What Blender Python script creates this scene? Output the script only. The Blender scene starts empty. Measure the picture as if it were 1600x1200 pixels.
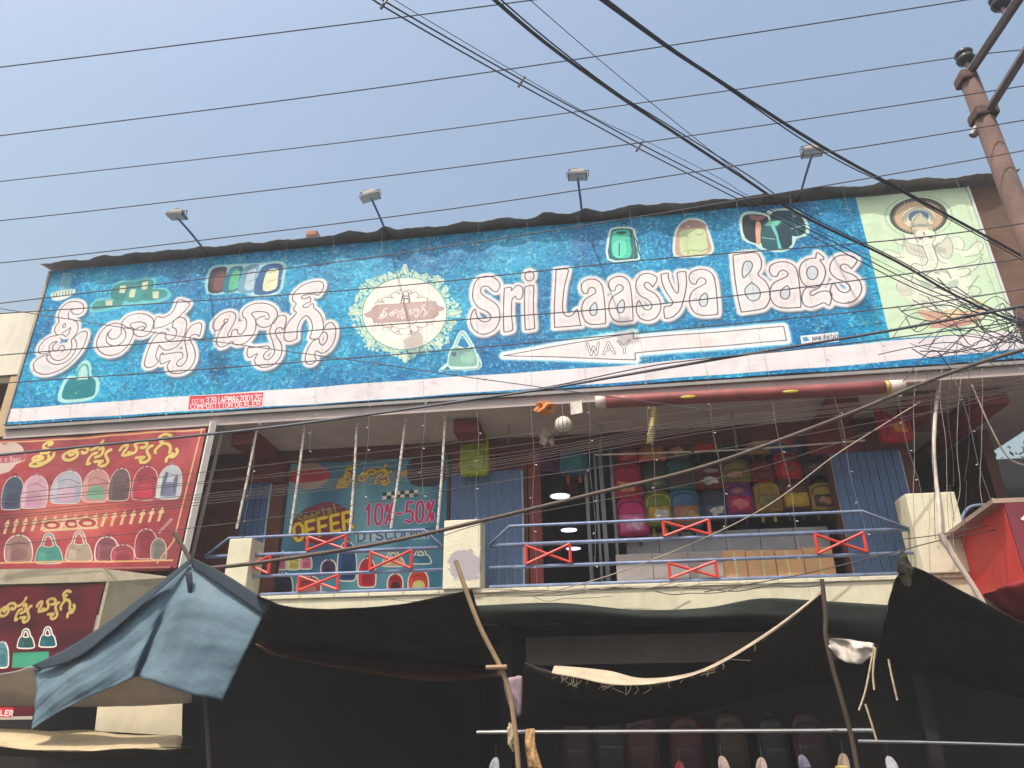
import bpy, bmesh, math, random
import numpy as np
from mathutils import Vector, Matrix

random.seed(7)
rng = np.random.default_rng(11)
scene = bpy.context.scene
COL = scene.collection
rad = math.radians

# ------------------------------------------------------------------ camera
FPX = 1100.0                      # focal length in pixels of the 1600-wide photograph
def _n(v):
    v = np.array(v, float); return v / np.linalg.norm(v)
_U = _n((-35, 2464, -FPX)); _R = np.array((9300, 588, FPX), float); _R = _n(_R - _U * (_R @ _U)); _F = np.cross(_U, _R)
CM = np.array([_R, _F, _U])       # camera axes -> street axes (X along the facade, Y into the shop, Z up)
CAM = np.array((0.0, -9.0, 1.6))
cam_data = bpy.data.cameras.new('camera')
cam_data.sensor_width = 36.0
cam_data.lens = 36.0 * FPX / 1600.0
cam_data.clip_start = 0.05
cam_data.clip_end = 3000
cam = bpy.data.objects.new('camera', cam_data)
COL.objects.link(cam)
cam.matrix_world = Matrix.Translation(Vector(CAM)) @ Matrix(CM.tolist()).to_4x4()
scene.camera = cam

# ------------------------------------------------------------------ sky, sun, exposure
TO_SUN = Vector((-0.225, -0.385, 0.895)).normalized()
world = bpy.data.worlds.new('World'); scene.world = world; world.use_nodes = True
wn = world.node_tree.nodes; wl = world.node_tree.links
bg = wn['Background']
sky = wn.new('ShaderNodeTexSky'); sky.sky_type = 'NISHITA'; sky.sun_disc = False
sky.sun_elevation = math.asin(TO_SUN.z)
sky.sun_rotation = math.atan2(TO_SUN.x, TO_SUN.y)
sky.altitude = 0; sky.air_density = 2.0; sky.dust_density = 8.0; sky.ozone_density = 2.0
wl.new(sky.outputs['Color'], bg.inputs['Color'])
bg.inputs['Strength'].default_value = 0.15
sun_data = bpy.data.lights.new('sun', 'SUN'); sun_data.energy = 3.05; sun_data.angle = rad(0.55); sun_data.color = (1.0, 0.94, 0.85)
sun = bpy.data.objects.new('sun', sun_data); COL.objects.link(sun)
sun.rotation_euler = (-TO_SUN).to_track_quat('-Z', 'Y').to_euler()
sun.location = (-8, -14, 25)
vs = scene.view_settings
vs.view_transform = 'Standard'; vs.look = 'None'; vs.gamma = 1.0; vs.use_curve_mapping = False
vs.exposure = 0.43

HAZE = 0.004
# ------------------------------------------------------------------ helpers
def at(px, py, Y):
    d = CM @ np.array((px - 800.0, 600.0 - py, -FPX))
    t = (Y - CAM[1]) / d[1]
    return Vector(CAM + t * d)
def X_at(px, py, Y): return at(px, py, Y).x
def Z_at(px, py, Y): return at(px, py, Y).z

def smooth(pts, n=6, closed=False):
    """Catmull-Rom through pts"""
    P = np.array(pts, float); m = len(P)
    if m < 3: return P
    out = []
    rngi = range(m) if closed else range(m - 1)
    for i in rngi:
        if closed: a, b, c, d = P[(i-1) % m], P[i], P[(i+1) % m], P[(i+2) % m]
        else: a, b, c, d = P[max(i-1, 0)], P[i], P[i+1], P[min(i+2, m-1)]
        for k in range(n):
            t = k / n
            out.append(0.5 * (2*b + (c-a)*t + (2*a-5*b+4*c-d)*t*t + (3*b-a-3*c+d)*t**3))
    out.append(P[0] if closed else P[-1])
    return np.array(out)

def tag(o, label=None, cat=None, group=None, kind=None):
    if label: o['label'] = label
    if cat: o['category'] = cat
    if group: o['group'] = group
    if kind: o['kind'] = kind
    return o
def empty(name, loc=(0, 0, 0)):
    o = bpy.data.objects.new(name, None); COL.objects.link(o); o.location = loc; return o
def link(name, me, mat=None, parent=None):
    o = bpy.data.objects.new(name, me); COL.objects.link(o)
    if mat is not None and not me.materials: me.materials.append(mat)
    if parent is not None:
        o.parent = parent
        if parent.type == 'EMPTY': o.location = -Vector(parent.location) if not parent.parent else (0, 0, 0)
    return o
def ordinal(i):
    return ['first','second','third','fourth','fifth','sixth','seventh','eighth','ninth','tenth','eleventh','twelfth','thirteenth',
            'fourteenth','fifteenth','sixteenth','seventeenth','eighteenth','nineteenth','twentieth','twenty-first'][i]

class MB:
    """collects shapes in world coordinates, builds one mesh object"""
    def __init__(s): s.v = []; s.f = []; s.uv = None
    def add(s, vs, fs):
        o = len(s.v); s.v += [tuple(v) for v in vs]; s.f += [tuple(i + o for i in f) for f in fs]; return s
    def box(s, a, b):
        x0, y0, z0 = a; x1, y1, z1 = b
        return s.add([(x0,y0,z0),(x1,y0,z0),(x1,y1,z0),(x0,y1,z0),(x0,y0,z1),(x1,y0,z1),(x1,y1,z1),(x0,y1,z1)],
                     [(0,3,2,1),(4,5,6,7),(0,1,5,4),(1,2,6,5),(2,3,7,6),(3,0,4,7)])
    def hexa(s, p):   # 8 corner points, bottom ring then top ring
        return s.add(p, [(0,3,2,1),(4,5,6,7),(0,1,5,4),(1,2,6,5),(2,3,7,6),(3,0,4,7)])
    def bevbox(s, a, b, r=0.02):
        bm = bmesh.new(); bmesh.ops.create_cube(bm, size=1.0)
        for v in bm.verts: v.co = Vector([(a[i]+b[i])/2 + v.co[i]*(b[i]-a[i]) for i in range(3)])
        bmesh.ops.bevel(bm, geom=list(bm.edges), offset=r, segments=2, affect='EDGES', profile=0.6)
        bm.verts.index_update()
        s.add([v.co.copy() for v in bm.verts], [[v.index for v in f.verts] for f in bm.faces]); bm.free(); return s
    def tube(s, pts, r, n=6, caps=True):
        P = [Vector(p) for p in pts]; m = len(P); rs = r if hasattr(r, '__len__') else [r]*m
        prev = None; vs = []; fs = []
        for i in range(m):
            t = (P[min(i+1, m-1)] - P[max(i-1, 0)])
            if t.length < 1e-9: t = Vector((0, 0, 1))
            t.normalize()
            if prev is None:
                a = Vector((0, 0, 1)) if abs(t.z) < 0.9 else Vector((1, 0, 0))
                u = t.cross(a).normalized()
            else:
                u = prev - t * prev.dot(t)
                u = u.normalized() if u.length > 1e-6 else t.orthogonal().normalized()
            w = t.cross(u); prev = u
            for k in range(n):
                an = 2*math.pi*k/n
                vs.append(P[i] + (u*math.cos(an) + w*math.sin(an)) * rs[i])
        for i in range(m-1):
            for k in range(n):
                k2 = (k+1) % n
                fs.append((i*n+k, i*n+k2, (i+1)*n+k2, (i+1)*n+k))
        if caps:
            fs.append(tuple(range(n-1, -1, -1))); fs.append(tuple((m-1)*n+k for k in range(n)))
        return s.add(vs, fs)
    def sphere(s, c, r, seg=12, rings=8, sc=(1,1,1)):
        vs = []; fs = []
        for i in range(rings+1):
            th = math.pi*i/rings
            for k in range(seg):
                ph = 2*math.pi*k/seg
                vs.append((c[0]+r*sc[0]*math.sin(th)*math.cos(ph), c[1]+r*sc[1]*math.sin(th)*math.sin(ph), c[2]+r*sc[2]*math.cos(th)))
        for i in range(rings):
            for k in range(seg):
                k2 = (k+1) % seg
                fs.append((i*seg+k, (i+1)*seg+k, (i+1)*seg+k2, i*seg+k2))
        return s.add(vs, fs)
    def build(s, name, mat, parent=None, smooth_=False):
        me = bpy.data.meshes.new(name); me.from_pydata(s.v, [], s.f); me.update()
        if smooth_:
            me.polygons.foreach_set('use_smooth', [True]*len(me.polygons))
        return link(name, me, mat, parent)

# ------------------------------------------------------------------ materials
MATS = {}
def srgb(c):
    return tuple(((x/255)/12.92 if x/255 <= 0.04045 else ((x/255+0.055)/1.055)**2.4) for x in c)
def mat(name, col, rough=0.7, metal=0.0, var=0.18, scale=3.0, bump=0.0, bscale=40.0, dirt=0.0, dirtcol=(0.08,0.06,0.045), stretch=None, emit=None, spec=0.35):
    if name in MATS: return MATS[name]
    m = bpy.data.materials.new(name); m.use_nodes = True; MATS[name] = m
    nt = m.node_tree; N = nt.nodes; L = nt.links; p = N['Principled BSDF']
    p.inputs['Roughness'].default_value = rough; p.inputs['Metallic'].default_value = metal
    p.inputs['Specular IOR Level'].default_value = spec
    tc = N.new('ShaderNodeTexCoord'); mp = N.new('ShaderNodeMapping'); L.new(tc.outputs['Object'], mp.inputs['Vector'])
    if stretch: mp.inputs['Scale'].default_value = stretch
    nz = N.new('ShaderNodeTexNoise'); nz.inputs['Scale'].default_value = scale; nz.inputs['Detail'].default_value = 6; nz.inputs['Roughness'].default_value = 0.62
    L.new(mp.outputs['Vector'], nz.inputs['Vector'])
    rp = N.new('ShaderNodeValToRGB')
    rp.color_ramp.elements[0].position = 0.3; rp.color_ramp.elements[1].position = 0.72
    c = Vector(col)
    rp.color_ramp.elements[0].color = (*(c*(1-var)), 1); rp.color_ramp.elements[1].color = (*[min(1, x*(1+var*0.6)) for x in c], 1)
    L.new(nz.outputs['Fac'], rp.inputs['Fac'])
    out = rp.outputs['Color']
    if dirt > 0:
        n2 = N.new('ShaderNodeTexNoise'); n2.inputs['Scale'].default_value = scale*0.7; n2.inputs['Detail'].default_value = 9; n2.inputs['Roughness'].default_value = 0.7
        mp2 = N.new('ShaderNodeMapping'); L.new(tc.outputs['Object'], mp2.inputs['Vector']); mp2.inputs['Location'].default_value = (3.1, 7.7, 1.3)
        mp2.inputs['Scale'].default_value = (1.6, 1.6, 0.45)
        L.new(mp2.outputs['Vector'], n2.inputs['Vector'])
        r2 = N.new('ShaderNodeValToRGB'); r2.color_ramp.elements[0].position = 0.5; r2.color_ramp.elements[1].position = 0.78
        r2.color_ramp.elements[0].color = (0,0,0,1); r2.color_ramp.elements[1].color = (dirt,dirt,dirt,1)
        L.new(n2.outputs['Fac'], r2.inputs['Fac'])
        mx = N.new('ShaderNodeMixRGB'); mx.inputs['Color2'].default_value = (*dirtcol, 1)
        L.new(r2.outputs['Color'], mx.inputs['Fac']); L.new(out, mx.inputs['Color1']); out = mx.outputs['Color']
    L.new(out, p.inputs['Base Color'])
    if bump > 0:
        nb = N.new('ShaderNodeTexNoise'); nb.inputs['Scale'].default_value = bscale; nb.inputs['Detail'].default_value = 4
        L.new(mp.outputs['Vector'], nb.inputs['Vector'])
        b = N.new('ShaderNodeBump'); b.inputs['Strength'].default_value = bump; b.inputs['Distance'].default_value = 0.02
        L.new(nb.outputs['Fac'], b.inputs['Height']); L.new(b.outputs['Normal'], p.inputs['Normal'])
    if emit:
        p.inputs['Emission Color'].default_value = (*emit[0], 1); p.inputs['Emission Strength'].default_value = emit[1]
    return m

def print_mat(name, img, rough=0.45, bump=0.15, weave=220):
    m = bpy.data.materials.new(name); m.use_nodes = True
    nt = m.node_tree; N = nt.nodes; L = nt.links; p = N['Principled BSDF']
    uv = N.new('ShaderNodeUVMap'); t = N.new('ShaderNodeTexImage'); t.image = img; t.extension = 'EXTEND'
    L.new(uv.outputs['UV'], t.inputs['Vector'])
    tc = N.new('ShaderNodeTexCoord')
    nz = N.new('ShaderNodeTexNoise'); nz.inputs['Scale'].default_value = 2.2; nz.inputs['Detail'].default_value = 8; nz.inputs['Roughness'].default_value = 0.7
    mp = N.new('ShaderNodeMapping'); mp.inputs['Scale'].default_value = (1.5, 1.5, 0.5); L.new(tc.outputs['Object'], mp.inputs['Vector']); L.new(mp.outputs['Vector'], nz.inputs['Vector'])
    rp = N.new('ShaderNodeValToRGB'); rp.color_ramp.elements[0].position = 0.3; rp.color_ramp.elements[1].position = 0.65
    rp.color_ramp.elements[0].color = (0.80, 0.78, 0.75, 1); rp.color_ramp.elements[1].color = (1, 1, 1, 1)
    L.new(nz.outputs['Fac'], rp.inputs['Fac'])
    mx = N.new('ShaderNodeMixRGB'); mx.blend_type = 'MULTIPLY'; mx.inputs['Fac'].default_value = 0.55
    L.new(t.outputs['Color'], mx.inputs['Color1']); L.new(rp.outputs['Color'], mx.inputs['Color2'])
    L.new(mx.outputs['Color'], p.inputs['Base Color'])
    p.inputs['Roughness'].default_value = rough; p.inputs['Specular IOR Level'].default_value = 0.3
    nb = N.new('ShaderNodeTexNoise'); nb.inputs['Scale'].default_value = 1.6; nb.inputs['Detail'].default_value = 3
    L.new(tc.outputs['Object'], nb.inputs['Vector'])
    b = N.new('ShaderNodeBump'); b.inputs['Strength'].default_value = bump; b.inputs['Distance'].default_value = 0.15
    L.new(nb.outputs['Fac'], b.inputs['Height']); L.new(b.outputs['Normal'], p.inputs['Normal'])
    return m

# ------------------------------------------------------------------ flat print: a small painter for sign faces
class Canvas:
    """print on the vertical plane Y, from (x0,z0) to (x1,z1), drawn with photograph measurements projected on that plane"""
    def __init__(s, x0, x1, z0, z1, Y, ppm, base, persp=True):
        s.x0, s.x1, s.z0, s.z1, s.Y, s.ppm = x0, x1, z0, z1, Y, ppm
        s.w = int((x1-x0)*ppm); s.h = int((z1-z0)*ppm)
        s.a = np.ones((s.h, s.w, 3), np.float32) * np.array(base, np.float32)
        s.persp = persp
    def T(s, pts):
        pts = np.atleast_2d(np.array(pts, float))
        v = np.stack([pts[:,0]-800, 600-pts[:,1], np.full(len(pts), -FPX)], 1) @ CM.T
        t = (s.Y - CAM[1]) / v[:,1]
        X = CAM[0] + t*v[:,0]; Z = CAM[2] + t*v[:,2]
        return np.stack([(X-s.x0)*s.ppm, (Z-s.z0)*s.ppm], 1)
    def px(s):     # canvas pixels per photo pixel, roughly
        a = s.T([(s.cx, s.cy), (s.cx+1, s.cy)]); return float(np.linalg.norm(a[1]-a[0]))
    def box(s, P, mar):
        x0 = max(0, int(P[:,0].min()-mar)); x1 = min(s.w, int(P[:,0].max()+mar)+2)
        y0 = max(0, int(P[:,1].min()-mar)); y1 = min(s.h, int(P[:,1].max()+mar)+2)
        if x1 <= x0 or y1 <= y0: return None
        yy, xx = np.mgrid[y0:y1, x0:x1].astype(np.float32)
        return (slice(y0, y1), slice(x0, x1)), xx, yy
    @staticmethod
    def dist(P, xx, yy):
        d = np.full(xx.shape, 1e9, np.float32)
        for i in range(len(P)-1):
            ax, ay = P[i]; bx, by = P[i+1]; dx, dy = bx-ax, by-ay; l = dx*dx+dy*dy
            t = np.clip(((xx-ax)*dx+(yy-ay)*dy)/l, 0, 1) if l > 1e-9 else 0
            d = np.minimum(d, (xx-ax-t*dx)**2 + (yy-ay-t*dy)**2)
        return np.sqrt(d)
    @staticmethod
    def inside(P, xx, yy):
        ins = np.zeros(xx.shape, bool); n = len(P)
        for i in range(n):
            ax, ay = P[i]; bx, by = P[(i+1) % n]
            if ay == by: continue
            c = ((ay > yy) != (by > yy)) & (xx < (bx-ax)*(yy-ay)/(by-ay)+ax)
            ins ^= c
        return ins
    def blend(s, sl, al, col):
        al = np.clip(al, 0, 1)[..., None]
        s.a[sl] = s.a[sl]*(1-al) + np.array(col, np.float32)*al
    def stroke(s, pts, wpx, col, alpha=1.0, sm=0, closed=False, soft=0.0):
        P = smooth(pts, sm, closed) if sm else np.array(list(pts) + ([pts[0]] if closed else []), float)
        P = s.T(P); k = s.scale; hw = wpx*k/2
        r = s.box(P, hw+soft*k+2)
        if r is None: return
        sl, xx, yy = r; d = s.dist(P, xx, yy)
        s.blend(sl, (hw + 0.5 - d if soft == 0 else (hw + soft*k - d)/(soft*k)) * (1 if soft else 1) if alpha == 1 else np.clip(hw+0.5-d if soft == 0 else (hw+soft*k-d)/(soft*k), 0, 1)*alpha, col)
    def poly(s, pts, col, alpha=1.0, sm=0, grow=0.0, soft=0.0):
        P = smooth(pts, sm, True)[:-1] if sm else np.array(pts, float)
        P = s.T(P); k = s.scale
        r = s.box(P, grow*k+soft*k+2)
        if r is None: return
        sl, xx, yy = r; d = s.dist(np.vstack([P, P[:1]]), xx, yy); ins = s.inside(P, xx, yy)
        sd = np.where(ins, -d, d) - grow*k
        s.blend(sl, np.clip(0.5-sd if soft == 0 else 1 - sd/(soft*k), 0, 1)*alpha, col)
    def ell(s, c, rx, ry, col, rot=0, alpha=1.0, grow=0, soft=0, n=40):
        s.poly(ellp(c, rx, ry, rot, n), col, alpha, 0, grow, soft)
    def rnd(s, cell, rng_):
        """smooth value noise, cell size in canvas px (cx, cy)"""
        cx, cy = cell; gw = int(s.w/cx)+3; gh = int(s.h/cy)+3
        g = rng_.random((gh, gw)).astype(np.float32)
        x = np.arange(s.w)/cx; y = np.arange(s.h)/cy
        xi = x.astype(int); yi = y.astype(int); fx = (x-xi)[None]; fy = (y-yi)[:, None]
        fx = fx*fx*(3-2*fx); fy = fy*fy*(3-2*fy)
        a = g[np.ix_(yi, xi)]; b = g[np.ix_(yi, xi+1)]; c = g[np.ix_(yi+1, xi)]; d = g[np.ix_(yi+1, xi+1)]
        return (a*(1-fx)+b*fx)*(1-fy) + (c*(1-fx)+d*fx)*fy
    def image(s, name):
        im = bpy.data.images.new(name, s.w, s.h, alpha=False)
        buf = np.ones((s.h, s.w, 4), np.float32); buf[..., :3] = np.clip(s.a, 0, 255)/255.0
        im.pixels.foreach_set(buf.ravel()); im.update(); im.pack()
        return im
def ellp(c, rx, ry, rot=0, n=40):
    a = np.linspace(0, 2*np.pi, n, endpoint=False); co, si = math.cos(rot), math.sin(rot)
    x = rx*np.cos(a); y = ry*np.sin(a)
    return np.stack([c[0]+x*co-y*si, c[1]+x*si+y*co], 1)

# stroke alphabet on a 4 x 6 cell, y down
GL = {'A':[[(0,6),(2,0),(4,6)],[(.8,4),(3.2,4)]],'B':[[(0,0),(0,6),(2.6,6),(3.8,5),(3.6,3.6),(2.6,3),(0,3)],[(2.6,3),(3.5,2.2),(3.5,.8),(2.6,0),(0,0)]],
'C':[[(4,1),(3,0),(1.2,0),(0,1.4),(0,4.6),(1.2,6),(3,6),(4,5)]],'D':[[(0,0),(0,6),(2.4,6),(4,4.4),(4,1.6),(2.4,0),(0,0)]],'E':[[(3.6,0),(0,0),(0,6),(3.6,6)],[(0,3),(3,3)]],
'F':[[(3.6,0),(0,0),(0,6)],[(0,3),(3,3)]],'G':[[(4,1),(3,0),(1.2,0),(0,1.4),(0,4.6),(1.2,6),(3,6),(4,5),(4,3.4),(2.4,3.4)]],'I':[[(2,0),(2,6)]],'L':[[(0,0),(0,6),(3.6,6)]],
'M':[[(0,6),(0,0),(2,3.6),(4,0),(4,6)]],'N':[[(0,6),(0,0),(4,6),(4,0)]],'O':[[(1.2,0),(2.8,0),(4,1.4),(4,4.6),(2.8,6),(1.2,6),(0,4.6),(0,1.4),(1.2,0)]],
'P':[[(0,6),(0,0),(2.6,0),(3.8,.8),(3.8,2.4),(2.6,3.2),(0,3.2)]],'R':[[(0,6),(0,0),(2.6,0),(3.8,.8),(3.8,2.4),(2.6,3.2),(0,3.2)],[(2,3.2),(4,6)]],
'S':[[(3.8,1),(2.8,0),(1.2,0),(.2,.9),(.4,2.2),(3.4,3.6),(3.9,5),(2.8,6),(1,6),(0,5)]],'T':[[(0,0),(4,0)],[(2,0),(2,6)]],'U':[[(0,0),(0,4.6),(1.2,6),(2.8,6),(4,4.6),(4,0)]],
'W':[[(0,0),(1,6),(2,2),(3,6),(4,0)]],'Y':[[(0,0),(2,3),(4,0)],[(2,3),(2,6)]],'Z':[[(0,0),(4,0),(0,6),(4,6)]],
'0':[[(1.2,0),(2.8,0),(3.8,1.4),(3.8,4.6),(2.8,6),(1.2,6),(.2,4.6),(.2,1.4),(1.2,0)]],'1':[[(.8,1.4),(2.2,0),(2.2,6)]],'2':[[(.2,1.2),(1.2,0),(3,0),(3.8,1.2),(3.4,2.8),(0,6),(4,6)]],
'3':[[(.2,.8),(1.4,0),(3,0),(3.8,1.4),(3,2.8),(1.6,2.9)],[(3,2.8),(3.9,4.4),(3,6),(1.2,6),(0,5)]],'5':[[(3.6,0),(.6,0),(.3,2.8),(2.4,2.4),(3.9,3.6),(3.6,5.4),(2.2,6),(.2,5.4)]],
'6':[[(3.4,.2),(1.6,.6),(.3,2.6),(.2,4.8),(1.4,6),(3,6),(3.9,4.6),(3,3.1),(1.4,3),(.3,4.2)]],'7':[[(0,0),(4,0),(1.6,6)]],
'8':[[(2,2.9),(.6,2),(.6,.8),(1.6,0),(2.6,0),(3.5,.8),(3.4,2),(2,2.9),(.3,4),(.3,5.2),(1.4,6),(2.8,6),(3.8,5.2),(3.7,4),(2,2.9)]],
'%':[[(.9,.2),(.2,1.2),(.9,2.4),(1.6,1.2),(.9,.2)],[(3.8,0),(.4,6)],[(3.2,3.6),(2.5,4.8),(3.2,5.9),(3.9,4.8),(3.2,3.6)]],'-':[[(.8,3.2),(3.2,3.2)]],':':[[(2,1.8),(2,2.1)],[(2,4.6),(2,4.9)]],
'a':[[(.4,2.6),(2,2),(3.4,2.8),(3.4,6)],[(3.4,4),(1.4,3.9),(.3,5),(1.4,6),(3.4,5.2)]],'c':[[(3.5,2.8),(2,2),(.4,3),(.4,5),(2,6),(3.5,5.2)]],'d':[[(3.4,0),(3.4,6)],[(3.4,2.8),(1.8,2),(.4,3),(.4,5),(1.8,6),(3.4,5.2)]],
'e':[[(.4,4),(3.5,4),(3.3,2.7),(2,2),(.4,3),(.4,5),(2,6),(3.4,5.4)]],'g':[[(3.4,2),(3.4,7),(2,8),(.6,7.6)],[(3.4,2.8),(1.8,2),(.4,3),(.4,5),(1.8,6),(3.4,5.2)]],'i':[[(2,2),(2,6)],[(2,.4),(2,.7)]],
'l':[[(2,0),(2,6)]],'n':[[(.5,2),(.5,6)],[(.5,3),(2,2),(3.4,2.8),(3.4,6)]],'p':[[(.5,2),(.5,8)],[(.5,2.8),(2,2),(3.5,3),(3.5,5),(2,6),(.5,5.2)]],'s':[[(3.3,2.6),(2,2),(.6,2.8),(3.2,4.6),(2.6,6),(.5,5.4)]],
't':[[(1.8,.4),(1.8,5.4),(3,6)],[(.6,2),(3.2,2)]],'v':[[(.4,2),(2,6),(3.6,2)]],'r':[[(.6,2),(.6,6)],[(.6,3.2),(2,2),(3.2,2.2)]],'o':[[(2,2),(.4,3),(.4,5),(2,6),(3.5,5),(3.5,3),(2,2)]]}
def text(cv, s, p0, p1, h, wpx, col, slant=0.0, outline=None, ow=0, alpha=1.0):
    """stroke text from p0 to p1 (top-left to top-right, photo px) with letter height h (px, downwards)"""
    n = len(s); ux = np.array(p1, float) - np.array(p0, float); L = np.linalg.norm(ux); ux /= L; uy = np.array((-ux[1], ux[0]))
    adv = L/n; cw = adv*0.72
    for ps in ((outline, wpx+ow), (col, wpx)):
        if ps[0] is None: continue
        for i, ch in enumerate(s):
            for pl in GL.get(ch, []):
                pts = [np.array(p0) + ux*(i*adv + adv*.14 + x/4*cw + slant*(6-y)/6*h) + uy*(y/6*h) for x, y in pl]
                cv.stroke(pts, ps[1], ps[0], alpha)

# letter outlines read off the photograph (crop coordinates: origin, scale)
def tr(o, s, pts): return [(o[0]+x/s, o[1]+y/s) for x, y in pts]
C1 = ((40, 400), 5.714); C2 = ((300, 400), 6.154); C3 = ((720, 390), 4.444); C4 = ((1040, 370), 4.444)
TEL1 = [
[(300,590),(290,550),(300,510),(335,455),(385,420),(440,412),(500,425),(524,460),(515,505),(480,527),(440,527),(418,512),(415,490),(432,478),(405,485),(385,515),(388,560),(430,578),(465,600),(472,640),(460,690),(415,750)],
[(300,590),(262,640),(260,680),(280,705),(330,705),(360,722),(385,700),(405,645),(370,668),(325,690)],
[(350,605),(332,625),(340,645),(360,625),(350,605)],
[(280,712),(220,720),(160,755),(120,800),(108,850),(130,872),(180,870),(205,855),(205,810),(235,775),(280,765)],
[(280,770),(245,800),(238,835),(275,850),(310,810),(340,805),(345,840),(320,860)],
[(210,850),(225,905),(280,935),(340,920),(395,870),(415,810),(410,750),(440,745),(460,790),(445,850),(400,920),(330,960),(260,968),(205,945),(180,910),(200,880)],
[(200,880),(130,900),(70,945),(62,990),(90,1035),(160,1055),(250,1040),(350,995),(440,920),(510,830),(550,730),(552,690),(530,677),(490,690),(440,730)],
[(795,600),(730,625),(670,690),(637,770),(645,830),(690,875),(760,890),(840,865),(910,800),(950,730),(960,680),(940,650),(900,635),(850,610),(795,600)],
[(765,655),(735,690),(718,730),(730,780),(780,803),(840,790),(885,740),(892,690),(870,650),(845,635)],
[(765,655),(740,690),(740,725),(775,745),(820,730),(850,690),(850,650)],
[(855,630),(862,585),(910,540),(980,517),(1060,520),(1120,550),(1143,590),(1135,640),(1110,690),(1060,720),(1010,722),(970,700),(965,670),(1000,645),(1050,630),(1060,650),(1030,665)],
[(975,655),(945,640),(930,615),(960,597),(1020,590),(1065,605),(1075,640),(1040,665)],
[(1145,650),(1150,590),(1175,545),(1225,553),(1280,530),(1320,490),(1345,430),(1358,398),(1400,395),(1455,420),(1458,440),(1420,490),(1360,550),(1280,610),(1210,640),(1145,650)],
[(1310,640),(1320,590),(1350,560),(1390,548),(1425,570),(1435,620),(1420,700),(1380,780),(1330,825),(1270,845),(1225,835),(1195,800)],
[(1310,640),(1340,655),(1348,690),(1330,735),(1290,758),(1260,750),(1248,725),(1255,700),(1230,685),(1190,695),(1140,750),(1100,830),(1070,920),(1062,975),(1090,1000),(1140,990),(1185,950),(1165,905),(1175,850),(1195,800)],
[(1200,930),(1205,890),(1230,868),(1232,885),(1380,862),(1403,905),(1370,935),(1350,965),(1360,985),(1390,985),(1430,945),(1443,890),(1430,820),(1420,750),(1435,690),(1470,630),(1520,600),(1560,600),(1565,640),(1545,715),(1520,700),(1480,710),(1463,735),(1475,770),(1500,820),(1512,890),(1495,960),(1450,1020),(1380,1052),(1310,1050),(1275,1020),(1270,980),(1290,940),(1215,970),(1200,930)]]
TEL2 = [
[(215,718),(192,680),(205,630),(250,575),(310,542),(370,535),(410,555),(415,600),(390,660),(360,710),(337,750),(348,773),(370,765),(385,715),(428,708),(440,745),(470,752),(505,715),(523,660),(515,610),(485,580),(490,530),(540,485),(620,460),(710,462),(780,490),(817,540),(815,600),(780,650),(720,685),(660,685),(620,655),(615,620),(650,595),(700,580)],
[(700,605),(730,612),(742,590),(725,552),(680,540),(610,540),(570,560),(600,600),(612,640),(610,700),(580,770),(520,830),(450,855),(400,845),(372,822),(330,855),(280,873),(245,860),(230,820),(240,770),(270,710),(310,650),(340,620),(335,605),(310,608),(300,630),(312,642)],
[(215,718),(255,705),(300,650),(330,630)],
[(525,930),(540,880),(560,870),(562,885),(720,868),(740,900),(700,935),(685,965),(700,995),(740,995),(780,950),(790,900),(770,820),(748,750),(755,690),(790,620),(840,580),(885,575),(905,605),(880,705),(850,690),(815,700),(800,730),(815,780),(850,840),(862,900),(845,970),(800,1030),(740,1065),(670,1072),(615,1045),(600,1000),(625,940),(545,980),(525,930)],
[(1005,795),(950,820),(900,815),(882,780),(890,710),(930,630),(1000,550),(975,525),(980,490),(1000,460),(970,435),(965,390),(990,345),(1060,285),(1150,253),(1230,248),(1262,275),(1258,320),(1215,380),(1190,372),(1140,370),(1080,378),(1050,395),(1060,412),(1090,412),(1130,395),(1138,440),(1100,455),(1065,480),(1070,495),(1110,492),(1140,465),(1165,465),(1170,500),(1215,540),(1250,600),(1262,680),(1255,730),(1215,790),(1180,800),(1130,790),(1145,740),(1155,680),(1140,620),(1110,580),(1080,580),(1040,620),(1010,690),(1005,795)],
[(1270,700),(1290,665),(1325,643),(1360,660),(1382,710),(1375,790),(1340,870),(1285,920),(1240,935),(1190,912),(1175,960),(1190,1000),(1150,1035),(1105,1035),(1083,1000),(1090,940),(1120,870),(1165,815),(1215,800),(1228,845),(1260,855),(1295,810),(1300,765),(1285,738),(1260,735)]]
TEL = [tr(*C1, p) for p in TEL1] + [tr(*C2, p) for p in TEL2]
# the same words as single pen strokes, for the smaller signs
TC1 = [[(430,505),(470,490),(490,450),(440,430),(360,470),(330,540),(360,590),(420,610),(440,660),(390,700),(310,690),(290,650),(350,620)],
[(300,740),(170,800),(150,850),(240,870),(330,830),(300,790),(250,810)],[(425,760),(430,840),(340,930),(240,940)],[(520,700),(500,790),(400,920),(250,1010),(110,1000),(120,940),(200,900)],
[(800,640),(700,710),(670,790),(710,850),(800,850),(890,780),(920,690),(860,640),(800,640)],[(770,690),(790,740),(840,710),(860,660)],[(890,600),(960,550),(1060,550),(1110,600),(1080,680),(1010,690),(1000,660)],
[(1170,620),(1250,590),(1330,530),(1400,420)],[(1330,620),(1390,580),(1400,650),(1350,760),(1250,800)],[(1280,700),(1200,730),(1130,840),(1100,960),(1150,950)],
[(1240,910),(1380,900),(1320,960),(1330,1020),(1420,1000),(1480,910),(1450,800),(1440,730),(1500,650),(1540,630)]]
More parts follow.
